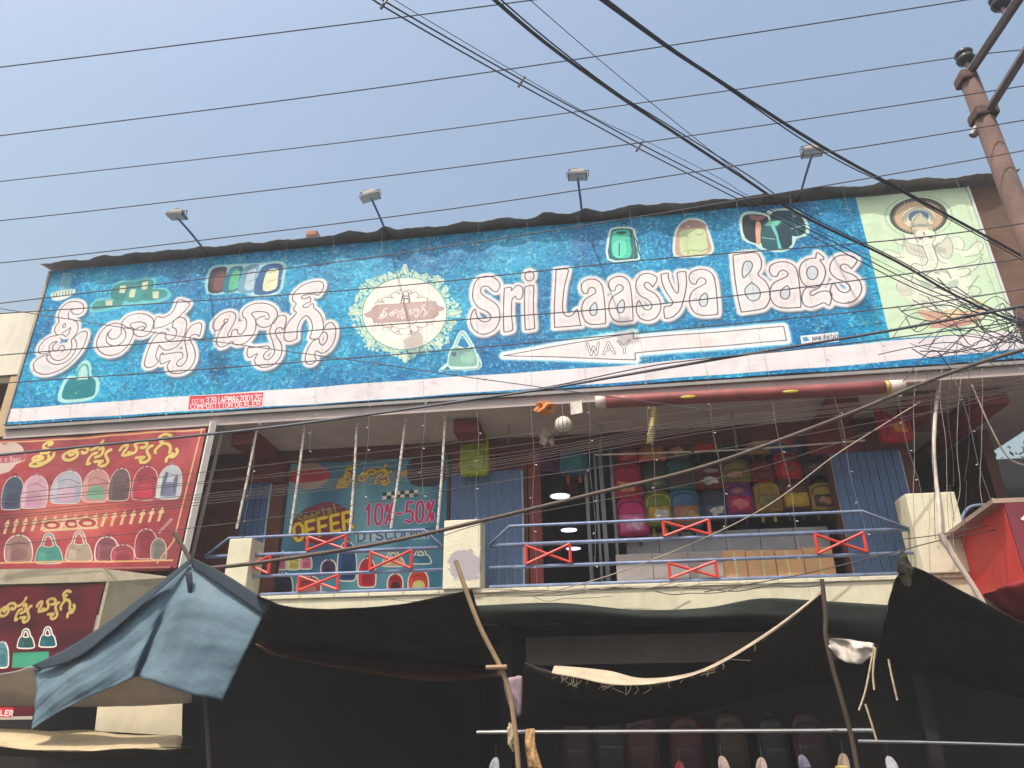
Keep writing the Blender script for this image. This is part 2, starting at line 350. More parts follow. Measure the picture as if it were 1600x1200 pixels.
TC2 = [[(230,690),(290,600),(380,570),(360,660),(300,760),(290,830),(420,810),(540,760),(570,650),(530,570),(600,510),(720,500),(780,560),(740,640),(660,650)],[(400,760),(480,790)],
[(560,910),(720,900),(650,960),(660,1030),(760,1020),(830,920),(790,800),(780,720),(830,630),(880,610)],
[(940,790),(930,730),(1000,620),(1090,540),(1180,570),(1210,680),(1190,770)],[(1220,330),(1120,300),(1020,370),(1020,430),(1110,420),(1030,490),(1080,540)],
[(1320,680),(1340,760),(1280,870),(1220,880),(1250,800)],[(1200,850),(1140,930),(1130,1000)]]
TELC = [tr(*C1, p) for p in TC1] + [tr(*C2, p) for p in TC2]
A_OUT = [(850,305),(835,270),(845,230),(890,207),(940,212),(975,245),(990,310),(1000,420),(1003,505),(985,515),(910,520),(865,500),(840,450),(838,400),(860,350),(905,320),(932,300),(930,275),(905,263),(885,280),(875,305),(850,305)]
A_IN = [(930,367),(905,390),(893,425),(905,455),(930,455),(943,430),(942,385),(930,367)]
S_OUT = [(1330,265),(1360,215),(1345,185),(1300,170),(1250,180),(1218,225),(1215,280),(1245,325),(1290,350),(1320,380),(1322,410),(1295,425),(1265,410),(1245,375),(1232,360),(1218,395),(1220,445),(1250,485),(1305,497),(1355,475),(1385,420),(1380,360),(1345,310),(1290,280),(1270,250),(1285,232),(1310,240),(1330,265)]
def remap(pts, a, b):
    return [(b[0]+(x-a[0])*(b[2]-b[0])/(a[2]-a[0]), b[1]+(y-a[1])*(b[3]-b[1])/(a[3]-a[1])) for x, y in pts]
AB = (835, 207, 1003, 520); SB = (1215, 170, 1385, 497)
L3 = [
[(250,290),(270,250),(250,210),(200,185),(140,190),(100,225),(80,290),(85,350),(120,400),(180,430),(205,460),(195,490),(160,500),(125,485),(105,450),(95,412),(75,440),(65,490),(80,545),(120,580),(170,585),(230,555),(265,490),(265,420),(240,375),(190,340),(145,310),(135,280),(150,255),(185,255),(215,280),(235,292),(250,290)],
[(300,268),(345,262),(350,285),(385,252),(420,260),(430,295),(418,340),(390,345),(375,325),(355,345),(350,380),(350,460),(358,545),(345,562),(305,570),(295,555),(293,450),(296,330),(300,268)],
[(442,262),(495,252),(505,275),(502,400),(510,535),(500,550),(455,555),(445,540),(440,400),(442,262)],
[tuple(p) for p in ellp((475,188),32,34,0,14)]+[(507,188)],
[(660,145),(740,140),(738,180),(720,250),(708,340),(705,420),(720,455),(745,467),(780,450),(800,420),(810,430),(828,520),(820,528),(665,542),(650,530),(648,400),(655,260),(660,145)],
A_OUT, A_IN, [(x+190, y-17) for x, y in A_OUT], [(x+190, y-17) for x, y in A_IN], S_OUT,
[(1388,175),(1435,165),(1440,200),(1470,270),(1500,305),(1510,270),(1505,200),(1502,160),(1555,152),(1562,170),(1565,240),(1550,330),(1520,420),(1470,470),(1425,483),(1412,470),(1410,405),(1450,395),(1470,375),(1460,350),(1420,290),(1395,230),(1388,175)]]
A3 = (162, 225, 360, 545); A4 = (718, 175, 938, 495)
L4 = [remap(A_OUT, AB, A3), remap(A_IN, AB, A3), remap(A_OUT, AB, A4), remap(A_IN, AB, A4), remap(S_OUT, SB, (1140,132,1355,462)),
[(465,130),(600,113),(640,125),(662,170),(660,220),(640,265),(690,310),(720,370),(722,430),(700,480),(660,505),(540,522),(522,515),(500,420),(478,280),(465,130)],
[(545,178),(580,172),(600,195),(590,235),(555,275),(535,285),(530,230),(545,178)],
[(595,318),(555,355),(550,390),(575,435),(610,447),(645,430),(655,395),(640,355),(595,318)],
[(1040,150),(1050,112),(1090,140),(1095,160),(1070,165),(1100,210),(1108,260),(1085,320),(1040,350),(985,345),(945,310),(928,250),(935,200),(965,165),(1010,150),(1040,150)],
[tuple(p) for p in ellp((1017,250),38,46,0,14)]+[(1055,250)],
[(985,345),(955,380),(945,430),(965,475),(1010,487),(1060,470),(1100,457),(1135,475),(1150,430),(1150,390),(1110,375),(1060,385),(1020,405),(1002,395),(1015,375),(1060,355),(1085,325)]]
LAT = [tr(*C3, p) for p in L3] + [tr(*C4, p) for p in L4]
def telugu(cv, fx, fy, w, col, parts=None, alpha=1.0):
    for k, p in enumerate(TELC):
        if parts is not None and k not in parts: continue
        cv.stroke([(fx(x, y), fy(x, y)) for x, y in p], w, col, alpha, sm=4)
def pack_shape(x0, y0, x1, y1, lean=0.0):
    w = x1-x0; h = y1-y0
    q = [(.12,1),(.02,.9),(.0,.6),(.06,.3),(.2,.1),(.4,.0),(.62,.0),(.82,.1),(.95,.3),(1.,.6),(.98,.9),(.88,1),(.5,1.02)]
    return [(x0+w*a+lean*(1-b)*h, y0+h*b) for a, b in q]
def print_pack(cv, x0, y0, x1, y1, col, pocket, lean=0.0, halo=2.2, hcol=(228,222,214)):
    q = pack_shape(x0, y0, x1, y1, lean); h = y1-y0; w = x1-x0
    cv.poly(q, hcol, sm=4, grow=halo)
    cv.poly(q, col, sm=4)
    cv.stroke([(x0+w*.4+lean*h, y0), (x0+w*.45+lean*h, y0-h*.09), (x0+w*.58+lean*h, y0-h*.09), (x0+w*.62+lean*h, y0)], max(1.2, w*.05), tuple(c*.6 for c in col), sm=3)
    pk = pack_shape(x0+w*.2, y0+h*.5, x1-w*.16, y1-h*.06, lean)
    cv.poly(pk, pocket, sm=4)
    cv.stroke([(x0+w*.12+lean*h*.7, y0+h*.36), (x0+w*.5+lean*h*.7, y0+h*.24), (x0+w*.9+lean*h*.7, y0+h*.38)], max(1, w*.03), tuple(c*.55 for c in col), sm=4)
    cv.poly([(x0+w*.08+lean*h*.4, y0+h*.4), (x0+w*.2+lean*h*.5, y0+h*.3), (x0+w*.18, y0+h*.95), (x0+w*.05, y0+h*.9)], tuple(min(255, c*1.25+12) for c in col), .55, sm=3)
def print_tote(cv, x0, y0, x1, y1, col, halo=2.0, hcol=(228,222,214)):
    w = x1-x0; h = y1-y0
    body = [(x0+w*.16, y0+h*.42), (x0+w*.5, y0+h*.46), (x0+w*.84, y0+h*.42), (x1, y0+h*.82), (x0+w*.93, y1), (x0+w*.07, y1), (x0, y0+h*.82)]
    hd = [(x0+w*.24, y0+h*.46), (x0+w*.36, y0+h*.08), (x0+w*.5, y0), (x0+w*.64, y0+h*.08), (x0+w*.76, y0+h*.46)]
    cv.stroke(hd, w*.08+halo*2, hcol, sm=4); cv.poly(body, hcol, sm=3, grow=halo)
    cv.stroke(hd, w*.06, tuple(c*.8 for c in col), sm=4); cv.poly(body, col, sm=3)
    cv.poly([(x0+w*.2, y0+h*.5), (x0+w*.5, y0+h*.66), (x0+w*.8, y0+h*.5), (x0+w*.66, y0+h*.6), (x0+w*.34, y0+h*.6)], tuple(c*.6 for c in col), .7)
    cv.poly([(x0+w*.14, y0+h*.6), (x0+w*.4, y0+h*.68), (x0+w*.38, y1-h*.05), (x0+w*.1, y1-h*.06)], tuple(min(255, c*1.3+10) for c in col), .45)
#@@MARK1
# ================================================================== STRUCTURE
asphalt = mat('asphalt', (0.05, 0.047, 0.043), 0.9, var=0.3, scale=1.5, bump=0.4, bscale=30)
o = MB().add([(-300,-300,0),(300,-300,0),(300,300,0),(-300,300,0)], [(0,1,2,3)]).build('street_ground', asphalt); tag(o, kind='structure')

# ------------------------------------------------------------------ the big signboard
YB = -0.30
BX0, BX1, BZ0, BZ1 = -8.68, 5.36, 5.40, 8.08
cv = Canvas(BX0, BX1, BZ0, BZ1, YB, 220, (14, 122, 172)); cv.scale = 1.95
r1 = np.random.default_rng(3)
big = cv.rnd((280, 160), r1)*.6 + cv.rnd((100, 74), r1)*.4
mid = cv.rnd((24, 18), r1)
fine = np.maximum(cv.rnd((7.4, 3.8), r1), cv.rnd((3.8, 6.8), r1)*.97)
spark = np.clip((fine - .56 - .16*(1-big))*5.2, 0, 1) * np.clip(.3 + mid*.95, 0, 1)
deep = np.array((6, 108, 170), np.float32); base = np.array((4, 150, 202), np.float32); lite = np.array((150, 228, 242), np.float32)
t = np.clip((big-.28)*2.2, 0, 1)[..., None]
cv.a = deep*(1-t) + base*t
cv.a = cv.a*(1-.6*spark[..., None]) + lite*.6*spark[..., None]
dk = np.clip((.42-cv.rnd((9, 7), r1))*3, 0, 1)[..., None]; cv.a *= 1-.22*dk
WHITE = (232, 224, 226); GREY = (88, 92, 104); CREAM = (226, 220, 200)
# pale glow patch behind the left words
for c, rx, ry in (((430, 520), 130, 60), ((200, 520), 130, 50), ((640, 490), 120, 95)):
    cv.ell(c, rx*.55, ry*.5, (60, 185, 215), alpha=.18, soft=rx*.5)
# white band and bottom strip
cv.poly([(-20,641),(14,639),(560,600),(1000,569),(1400,532),(1640,511),(1640,541),(1600,545),(1300,573),(1000,595),(560,627),(0,660),(-20,661)], (224, 218, 224))
# green panel
cv.poly([(1332,290),(1620,270),(1680,512),(1592,517),(1390,530)], (202, 226, 196))
# printed bags along the top
def px_bag_glow(q, col=(190, 226, 230)): cv.poly(q, col, .8, sm=3, grow=3, soft=4)
temple = tr((40,400),5.714,[(320,165),(410,160),(405,290),(445,300),(420,360),(330,400),(320,440),(300,400),(240,400),(225,330),(300,290)])
cv.poly(temple, (150,190,190), .55, sm=2); cv.poly(tr((40,400),5.714,[(230,330),(440,300),(420,355),(330,395),(245,400)]), (226,232,226), .95, sm=2)
for k in range(7):
    x = 240+k*28; cv.stroke(tr((40,400),5.714,[(x,325-k*3),(x+8,365-k*3),(x+14,325-k*3)]), 1.2, (110,140,140), sm=3)
lug = [(600,495),(640,400),(750,385),(800,260),(950,230),(1130,210),(1140,300),(1250,310),(1250,385),(870,440)]
cv.poly(tr(*C1, lug), (120,200,205), .8, sm=3, grow=3, soft=3)
for q, c in (([(760,380),(800,255),(980,235),(960,390)],(46,128,132)), ([(880,400),(940,280),(1060,270),(1040,400)],(60,150,146)), ([(980,235),(1130,215),(1125,300),(1000,300)],(52,136,140)),
             ([(1050,400),(1070,310),(1240,305),(1250,370)],(50,140,138)), ([(610,490),(640,410),(830,395),(860,435)],(58,146,142))):
    cv.poly(tr(*C1, q), c, sm=3)
for q in ([(840,265),(895,262),(880,330),(830,330)],[(930,300),(980,296),(965,370),(915,368)],[(1040,230),(1092,225),(1080,300),(1030,300)],[(1130,320),(1188,316),(1186,382),(1132,380)],[(712,402),(775,396),(772,442),(715,446)]):
    cv.poly(tr(*C1, q), (214,214,186), .92)
row = [((150,340),(170,160),(230,110),(330,110),(320,200),(290,340),(70,70,84)), ((285,345),(330,170),(390,110),(490,110),(470,200),(440,330),(40,120,140)),
       ((440,345),(480,170),(540,100),(650,90),(620,200),(600,350),(110,160,190)), ((600,370),(650,150),(740,85),(868,90),(860,200),(820,345),(46,96,150))]
cv.poly(tr(*C2, [(150,345),(175,130),(330,100),(640,90),(870,75),(875,200),(830,350),(640,385),(430,340)]), (190,226,224), .85, sm=3, grow=2, soft=3)
for i, r_ in enumerate(row):
    q = tr(*C2, r_[:6]); cv.poly(q, r_[6], sm=3)
    cx = sum(p[0] for p in q)/6; cy = sum(p[1] for p in q)/6
    cv.poly([(cx+(p[0]-cx)*.55+2, cy+(p[1]-cy)*.72+2) for p in q], ((130,84,84),(96,190,150),(180,200,214),(226,222,188))[i], sm=3)
    for kk in (-.25, .2): cv.stroke([(cx-5, cy+kk*30+2), (cx+8, cy+kk*30-2)], 1, (70,100,120), .7)
TB = ((920, 310), 4.444)
pk1 = tr(*TB, [(140,420),(150,250),(180,215),(290,215),(310,260),(340,405),(300,425)])
cv.poly(pk1, (205,232,226), sm=3, grow=3, soft=2); cv.poly(pk1, (24,104,110), sm=3)
cv.poly(tr(*TB, [(165,400),(160,260),(180,228),(270,225),(285,290),(285,410)]), (70,196,170), sm=3)
cv.poly(tr(*TB, [(165,330),(200,295),(250,300),(255,390),(210,418),(172,400)]), (96,218,190), sm=3)
cv.stroke(tr(*TB, [(210,315),(208,400)]), 1.6, (14,60,70)); cv.stroke(tr(*TB, [(225,200),(230,178),(255,178),(258,198)]), 1.6, (30,60,70), sm=3)
cv.poly(tr(*TB, [(190,235),(260,232),(245,250),(205,252)]), (16,84,92), sm=2); cv.stroke(tr(*TB, [(310,270),(335,310),(340,360),(360,408)]), 2, (16,70,84), sm=2)
pk2 = tr(*TB, [(605,390),(600,300),(620,210),(690,150),(790,170),(830,270),(850,360),(790,390),(690,395)])
cv.poly(pk2, (214,232,220), sm=3, grow=3, soft=2); cv.poly(pk2, (196,160,150), sm=3)
cv.poly(tr(*TB, [(640,385),(630,290),(640,225),(790,210),(815,290),(820,370),(720,392)]), (196,216,168), sm=3)
cv.poly(tr(*TB, [(620,205),(690,150),(790,168),(810,200)]), (150,120,124), .7, sm=2)
for q in ([(690,380),(700,355),(780,365),(830,345)],[(645,260),(665,250),(690,270)],[(735,240),(770,255),(795,240)]): cv.stroke(tr(*TB, q), 1.2, (120,110,90), .8, sm=3)
q3 = tr(*TB, [(1060,150),(1110,105),(1230,120),(1270,90),(1420,90),(1490,150),(1510,240),(1430,270),(1400,330),(1330,360),(1200,345),(1160,315),(1080,280)])
cv.poly(q3, (200,228,222), sm=3, grow=3, soft=2)
cv.poly(tr(*TB, [(1062,150),(1110,115),(1230,125),(1240,180),(1190,310),(1085,280)]), (34,46,58), sm=3)
cv.poly(tr(*TB, [(1110,118),(1235,128),(1180,160),(1120,150)]), (150,104,104), .9)
cv.poly(tr(*TB, [(1155,180),(1175,165),(1195,190),(1188,318),(1160,312)]), (222,168,140), sm=2)
cv.poly(tr(*TB, [(1260,150),(1290,92),(1420,92),(1485,150),(1500,240),(1400,260)]), (18,72,90), sm=3)
cv.stroke(tr(*TB, [(1390,215),(1490,190)]), 1.2, (190,220,214))
cv.poly(tr(*TB, [(1195,200),(1250,155),(1340,152),(1400,200),(1400,320),(1330,352),(1205,345)]), (36,92,100), sm=3)
cv.poly(tr(*TB, [(1250,160),(1345,152),(1305,192),(1210,195)]), (120,206,184), .95); cv.poly(tr(*TB, [(1265,200),(1290,195),(1340,350),(1315,355),(1300,270)]), (110,200,196), sm=2)
cv.poly(tr(*TB, [(1310,200),(1390,190),(1410,320),(1340,350)]), (24,58,76), .85, sm=2); cv.stroke(tr(*TB, [(1200,275),(1290,285)]), 1.2, (200,226,220))
# tote low left, handbag under the emblem
CT = ((40, 400), 5.714)
tb = tr((0,380),2.857,[(262,700),(285,620),(310,598),(345,600),(350,565),(365,540),(385,530),(400,545),(405,595),(430,605),(438,640),(415,690),(340,705)])
cv.poly(tb, (186,228,224), .9, sm=3, grow=1.5, soft=2)
cv.poly(tr((0,380),2.857,[(275,690),(300,615),(345,605),(400,600),(425,615),(425,660),(408,685),(335,698)]), (18,128,138), sm=3)
cv.stroke(tr((0,380),2.857,[(345,605),(350,570),(372,545),(392,555),(395,600)]), 3, (60,160,160), sm=4); cv.poly(tr((0,380),2.857,[(345,600),(395,596),(392,608),(350,612)]), (220,236,226))
EM = ((540, 400), 6.0)
cv.stroke(tr(*EM, [(1020,860),(1060,760),(1090,720),(1115,740),(1185,850)]), 7.5, (196,230,226), sm=4); cv.stroke(tr(*EM, [(1020,860),(1060,760),(1090,720),(1115,740),(1185,850)]), 3.4, (150,196,200), sm=4)
hb = tr(*EM, [(965,1000),(985,890),(1040,855),(1120,880),(1185,850),(1215,920),(1230,1010),(1190,1040),(990,1040)])
cv.stroke(tr(*EM, [(890,1075),(970,1010),(1000,1060),(1230,1055),(1255,1000),(1225,930)]), 6, (196,230,226), sm=2); cv.stroke(tr(*EM, [(890,1078),(1230,1062),(1250,1000)]), 2.5, (130,170,174), sm=2)
cv.poly(hb, (200,232,226), sm=3, grow=2.2); cv.poly(hb, (126,176,166), sm=3); cv.poly(tr(*EM, [(1010,870),(1110,880),(1190,855),(1130,935),(1080,935)]), (108,146,146), .9, sm=3)
cv.ell((540+1015/6, 400+922/6), 4.2, 4, (84,112,122)); cv.poly(tr(*EM, [(1080,930),(1190,900),(1200,990),(1100,1010)]), (160,204,188), .7, sm=3)
# emblem: leafy filigree ring, white oval, name plate
ec = np.array((632.0, 490.0))
r2 = np.random.default_rng(5)
for k in range(150):
    a = 2*math.pi*k/150 + r2.normal(0, .02)
    ext = 1.12 + .05*math.cos(8*a+.3) + .05*math.cos(2*a) + r2.uniform(-.02, .05)
    for q in (0, 1, 2):
        e = 1.02 + (ext+.05-1.02)*(q/2.0)
        c = ec + np.array((66*e*math.cos(a), 58*e*math.sin(a))) + r2.normal(0, .9, 2)
        r_ = r2.uniform(1.2, 2.8)
        cv.ell(c, r_*1.3, r_, (204, 224, 200), rot=a, n=10, alpha=.95)
        if r2.random() < .55: cv.stroke([tuple(c+(-1.8, .6)), tuple(c+(0, -1.4)), tuple(c+(1.6, .8))], .8, (40, 130, 150), .8, sm=2)
for a0 in range(8):
    a = a0*math.pi/4 + math.pi/2
    ln = 1.26 if a0 % 4 == 0 else (1.27 if a0 % 2 == 0 else 1.20)
    for q in np.linspace(1.08, ln, 8):
        wv = (ln-q)*26+1.2
        tang = np.array((-math.sin(a), math.cos(a)))
        for sgn in (-1, 0, 1):
            c = ec + np.array((66*q*math.cos(a), 60*q*math.sin(a))) + tang*wv*sgn*.7
            cv.ell(c, 2.3, 2.0, (206, 226, 202), n=10)
            if sgn: cv.stroke([tuple(c-(1.6, 0)), tuple(c+(0, 1.5)), tuple(c+(1.6, 0))], .7, (50, 140, 155), .8, sm=2)
cv.poly(ellp(ec, 66.5, 57.5, -.06), (96, 170, 160)); cv.poly(ellp(ec, 65, 56, -.06), (238, 230, 224))
for sg in (-1, 1):
    for v in (-1, 1):
        pts = [(ec[0]+sg*x, ec[1]+v*y-2) for x, y in ((4,36),(10,32),(8,28),(16,32),(22,26),(18,22),(28,24),(36,20),(33,15),(42,17),(46,12))]
        cv.stroke(pts, 1.1, (140,116,118), sm=5)
        for x, y in ((12,33),(24,25),(38,18)): cv.stroke(ellp((ec[0]+sg*x, ec[1]+v*y-2), 3.2, 2.6, 0, 9), .9, (150,126,126), .9)
cv.poly(tr(*EM, [(175,550),(215,530),(250,510),(295,462),(800,425),(840,440),(870,475),(915,485),(915,510),(870,520),(820,590),(300,630),(265,625),(245,585),(190,570)]), (186,160,158), sm=2)
cv.stroke(tr(*EM, [(175,550),(215,530),(250,510),(295,462),(800,425),(840,440),(870,475),(915,485),(915,510),(870,520),(820,590),(300,630),(265,625),(245,585),(190,570),(175,550)]), .9, (150,120,120))
cv.stroke(tr(*EM, [(405,615),(440,660),(520,685),(600,660),(670,605)]), 1, (130,116,110), sm=4)
cv.stroke(tr(*EM, [(515,440),(530,375),(590,375),(600,435)]), 1.8, (70,76,86)); cv.stroke(tr(*EM, [(535,375),(540,335),(565,325),(585,345),(588,375)]), 1.6, (90,96,104), sm=3); cv.stroke(tr(*EM, [(530,395),(598,395)]), 1.2, (80,86,96)); cv.stroke(tr(*EM, [(540,440),(545,400),(580,400),(585,438)]), 1.2, (80,86,96))
telugu(cv, lambda x, y: 591+(x-50)*.163, lambda x, y: 490+(y-527)*.155 - (x-50)*.002, 1.25, (244,240,236))
# big words: grey drop shade, white halo, white body, thin outline
def words(polys, halo, fade, shade, solid=5.2, fill=False):
    allp = []
    for p in polys:
        P = smooth(p, 5); allp.append(P)
    for dx, dy, col, gr, sf, al in ((5.0, 6.0, (72, 96, 122), halo*.5, 3.5, .8), (0, 0, (230, 221, 224), halo, fade, .98)):
        for P in allp:
            Q = cv.T(P + np.array((dx, dy))); k = cv.scale
            r_ = cv.box(Q, (gr+sf)*k+3)
            if r_ is None: continue
            sl, xx, yy = r_; d = cv.dist(Q, xx, yy)
            al_ = np.clip(1-(d-gr*k)/(sf*k), 0, 1)*al
            if shade and dx: pass
            cv.blend(sl, al_, col)
    for P in allp:
        Q = cv.T(P); k = cv.scale; r_ = cv.box(Q, 8*k)
        if r_ is None: continue
        sl, xx, yy = r_; d = cv.dist(Q, xx, yy); cv.blend(sl, np.clip(1-(d-solid*k)/(1.5*k), 0, 1), (230, 221, 224))
    if fill:
        for P in allp: cv.poly(P[:-1], (230, 221, 224), .93)
    for p, P in zip(polys, allp): cv.stroke(P, 1.7, (72, 76, 90))
words(TEL, 4.6, 4.0, True, 4.0, True)
words(LAT, 4.6, 4.0, True, 4.0, True)
for P in [LAT[i] for i in (6, 8, 12, 14, 17, 18, 20)]: cv.poly(smooth(P, 4)[:-1], (176, 206, 216), .5, grow=-1.5, soft=1.5)
# arrow with WAY
arrow = tr((760, 500), 2.857, [(75,158),(655,58),(655,85),(1325,30),(1338,92),(662,148),(664,178)])
cv.poly(arrow, (225, 242, 246), grow=5, soft=5); cv.poly(arrow, (234, 225, 228), grow=2.2); cv.stroke(arrow + [arrow[0]], 1.5, GREY)
text(cv, 'WAY', (914, 537), (986, 532), 18, 4.2, GREY); text(cv, 'WAY', (914, 537), (986, 532), 18, 2.2, (238, 232, 234))
cv.poly([(1250,525),(1309,518),(1311,533),(1252,540)], (236,236,238)); cv.poly([(1253,528),(1260,526),(1265,532),(1256,534)], (70,150,190))
text(cv, 'pavan digitals', (1268,524), (1309,519.5), 8, .9, (60,66,90))
# registration plate
cv.poly([(296,619),(412,613),(409,636),(294,641)], (206, 66, 84)); cv.stroke([(296,619),(412,613),(409,636),(294,641),(296,619)], 1.2, (236,196,200))
text(cv, 'GSTIN:', (299,624.5), (321,623), 6.5, .8, (244,232,234), slant=.12); text(cv, '37BIAPM8620D1ZG', (320,621.5), (408,617), 9.5, 1.35, (250,244,244), slant=.08)
text(cv, 'COMPOSITION', (297,632.5), (363,629), 7, 1.15, (246,238,238)); text(cv, 'DEALER', (366,629), (407,627), 7, 1.15, (246,238,238))
# seated deity line print on the green panel
GP = ((1340, 290), 5.0); ln = (112, 126, 124); pale = (222, 228, 212)
gc = (1340+475/5, 290+240/5)
for k in range(64):
    a = 2*math.pi*k/64; cv.ell((gc[0]+52*math.cos(a), gc[1]+32*math.sin(a)), .9, .9, (92,104,96), n=8)
cv.poly(ellp(gc, 45, 29), (72, 74, 78)); cv.poly(ellp((gc[0], gc[1]+1), 36, 23.5), (196, 170, 140), soft=3)
for k in range(40):
    a = 2*math.pi*k/40; cv.stroke([(gc[0]+33*math.cos(a), gc[1]+1+21*math.sin(a)), (gc[0]+40*math.cos(a+.05), gc[1]+1+26*math.sin(a+.05))], 1.3, (206,178,150), .8)
cv.poly(ellp((gc[0], gc[1]+2), 25, 17), (222, 214, 190))
for k in range(22):
    a = math.pi + math.pi*k/21; cv.stroke(ellp((gc[0]+22*math.cos(a), gc[1]+6+17*math.sin(a)), 2.6, 2.4, 0, 9), .9, ln)
cv.poly(ellp((gc[0], gc[1]+1), 16, 10), (70, 108, 140)); cv.poly(tr(*GP, [(420,270),(440,235),(475,215),(520,240),(545,270),(500,300),(450,300)]), (206,204,176), sm=3)
body = [(440,380),(450,350),(480,335),(520,330),(570,340),(600,360),(610,380),(700,385),(720,440),(690,560),(760,640),(840,660),(880,760),(860,830),(900,900),(820,960),(600,970),(470,960),(400,900),(330,850),(300,760),(330,720),(440,700),(380,650),(290,590),(300,540),(370,520),(380,450),(360,390)]
cv.poly(tr(*GP, body), pale, .95, sm=3)
for arm in ([(690,430),(780,400),(830,460),(800,540)],[(720,480),(840,510),(930,440),(980,470),(940,540),(840,560)],[(380,480),(300,450),(280,420),(350,420),(350,500)],[(360,560),(250,560),(190,530),(230,500),(330,540)],[(760,640),(900,600),(960,560),(930,640),(850,700)],[(320,740),(300,800),(360,860),(430,850)]):
    cv.poly(tr(*GP, arm), pale, .9, sm=3); cv.stroke(tr(*GP, arm), 1, ln, .8, sm=4)
for l in ([(440,385),(470,350),(520,345),(580,360),(600,385)],[(420,290),(415,340),(440,380)],[(560,300),(600,330),(605,370)],[(390,500),(430,470),(490,470),(540,520),(580,560)],[(430,480),(460,510),(520,540),(575,558)],[(600,480),(630,450),(680,480),(740,480)],[(605,490),(640,540),(680,560),(720,480)],
          [(510,400),(520,470),(560,560),(595,600),(580,640),(520,655),(450,650)],[(595,590),(590,620),(560,638),(500,640)],[(540,405),(590,470),(620,560),(650,600),(690,610)],[(360,390),(380,440),(410,480)],[(700,390),(690,430),(650,450)],
          [(520,720),(560,680),(640,660),(700,680),(730,730)],[(460,740),(540,790),(600,800),(640,770),(690,775)],[(560,820),(620,800),(700,830),(780,870)],[(640,690),(600,680),(660,675),(700,690)],[(480,850),(560,880),(640,930),(760,900),(870,840)],[(500,900),(600,930),(700,960)],
          [(860,820),(930,720),(945,710)],[(850,800),(910,790),(955,820),(940,860),(880,865)],[(430,700),(420,760),(470,800)],[(640,650),(690,660),(720,720)],[(780,660),(860,650),(870,700),(800,720)]):
    cv.stroke(tr(*GP, l), 1.15, ln, .9, sm=4)
for q in ([(360,400),(400,450),(480,470),(545,520),(580,560),(520,560),(430,540),(380,500)],[(700,390),(740,470),(725,560),(680,570),(630,530),(605,480),(650,450)]):
    cv.poly(tr(*GP, q), (206,206,190), .9, sm=3); cv.stroke(tr(*GP, q + [q[0]]), 1.0, ln, .8, sm=4)
trunk = [(530,400),(545,470),(570,540),(585,590),(560,640),(500,655),(455,640)]
for w_, c_ in ((15, ln), (13, pale)): cv.stroke(tr(*GP, trunk), w_, c_, sm=5)
cv.poly(tr(*GP, [(440,380),(470,345),(520,338),(580,350),(610,385),(590,440),(530,470),(470,445)]), pale, sm=3); cv.stroke(tr(*GP, [(590,440),(610,385),(580,350),(520,338),(470,345),(440,380),(470,445)]), 1.1, ln, sm=4)
for k in range(6): cv.stroke(tr(*GP, [(528+k*9, 470+k*22), (556+k*8, 462+k*22)]), .7, ln, .5)
for e in ((490,412),(570,405)): cv.stroke(tr(*GP, [(e[0]-18,e[1]),(e[0],e[1]-8),(e[0]+18,e[1]),(e[0],e[1]+7),(e[0]-18,e[1])]), 1.1, (60,66,70), sm=3); cv.ell((1340+e[0]/5, 290+e[1]/5), 1, 1, (50,50,60), n=8)
cv.stroke(tr(*GP, [(515,365),(520,385)]), 2, (180,90,70))
for q, c in (([(480,740),(580,770),(550,810),(500,790)],(176,196,182)), ([(700,760),(780,735),(775,790),(710,795)],(180,198,184))): cv.poly(tr(*GP, q), c, .9, sm=3)
cv.poly(tr(*GP, [(420,340),(440,270),(475,225),(485,200),(500,225),(540,270),(560,340)]), (214,206,178), sm=2); cv.stroke(tr(*GP, [(420,340),(440,270),(475,225),(485,200),(500,225),(540,270),(560,340)]), 1, ln, sm=3)
for k in range(5): cv.stroke(tr(*GP, [(432+k*4,320-k*22),(485,300-k*22),(550-k*8,318-k*20)]), .9, ln, .8, sm=3)
for k in range(9):
    cv.stroke(tr(*GP, [(430+k*13, 300+8*math.sin(k)), (436+k*13, 325), (442+k*13, 300)]), .9, ln, .8, sm=3)
    cv.stroke(tr(*GP, [(310+k*12, 800+14*math.cos(k*1.7)), (318+k*12, 830), (326+k*12, 805)]), .9, ln, .6, sm=3)
    cv.stroke(tr(*GP, [(400+k*14, 470+k*6), (420+k*12, 505+k*4)]), .8, ln, .5); cv.stroke(tr(*GP, [(610+k*9, 470+k*3), (630+k*7, 520+k*2)]), .8, ln, .5)
cv.poly(tr(*GP, [(300,760),(330,735),(400,760),(450,830),(400,865),(330,860)]), (206,208,190), .8, sm=3)
lot = [(460,980),(540,975),(620,990),(700,975),(780,975),(860,990),(960,960),(985,930),(960,1030),(880,1060),(760,1100),(620,1110),(520,1040)]
cv.poly(tr(*GP, lot), (212,176,152), sm=3)
for q, c in (([(660,1000),(740,970),(810,1000),(780,1045),(690,1040)],(226,206,160)), ([(540,990),(620,985),(660,1010),(620,1050),(550,1030)],(206,162,144)), ([(820,990),(900,980),(950,970),(900,1040),(820,1040)],(214,176,156)), ([(560,1110),(640,1060),(800,1060),(980,1040),(860,1090),(700,1110)],(198,150,138))):
    cv.poly(tr(*GP, q), c, sm=3); cv.stroke(tr(*GP, q), .8, (150,110,100), .7, sm=3)
cv.poly(tr(*GP, [(700,1120),(850,1105),(800,1140)]), (110,170,160), .8, sm=2); cv.poly(tr(*GP, [(880,890),(1000,915),(960,930),(900,920)]), (220,206,150), .9, sm=2)
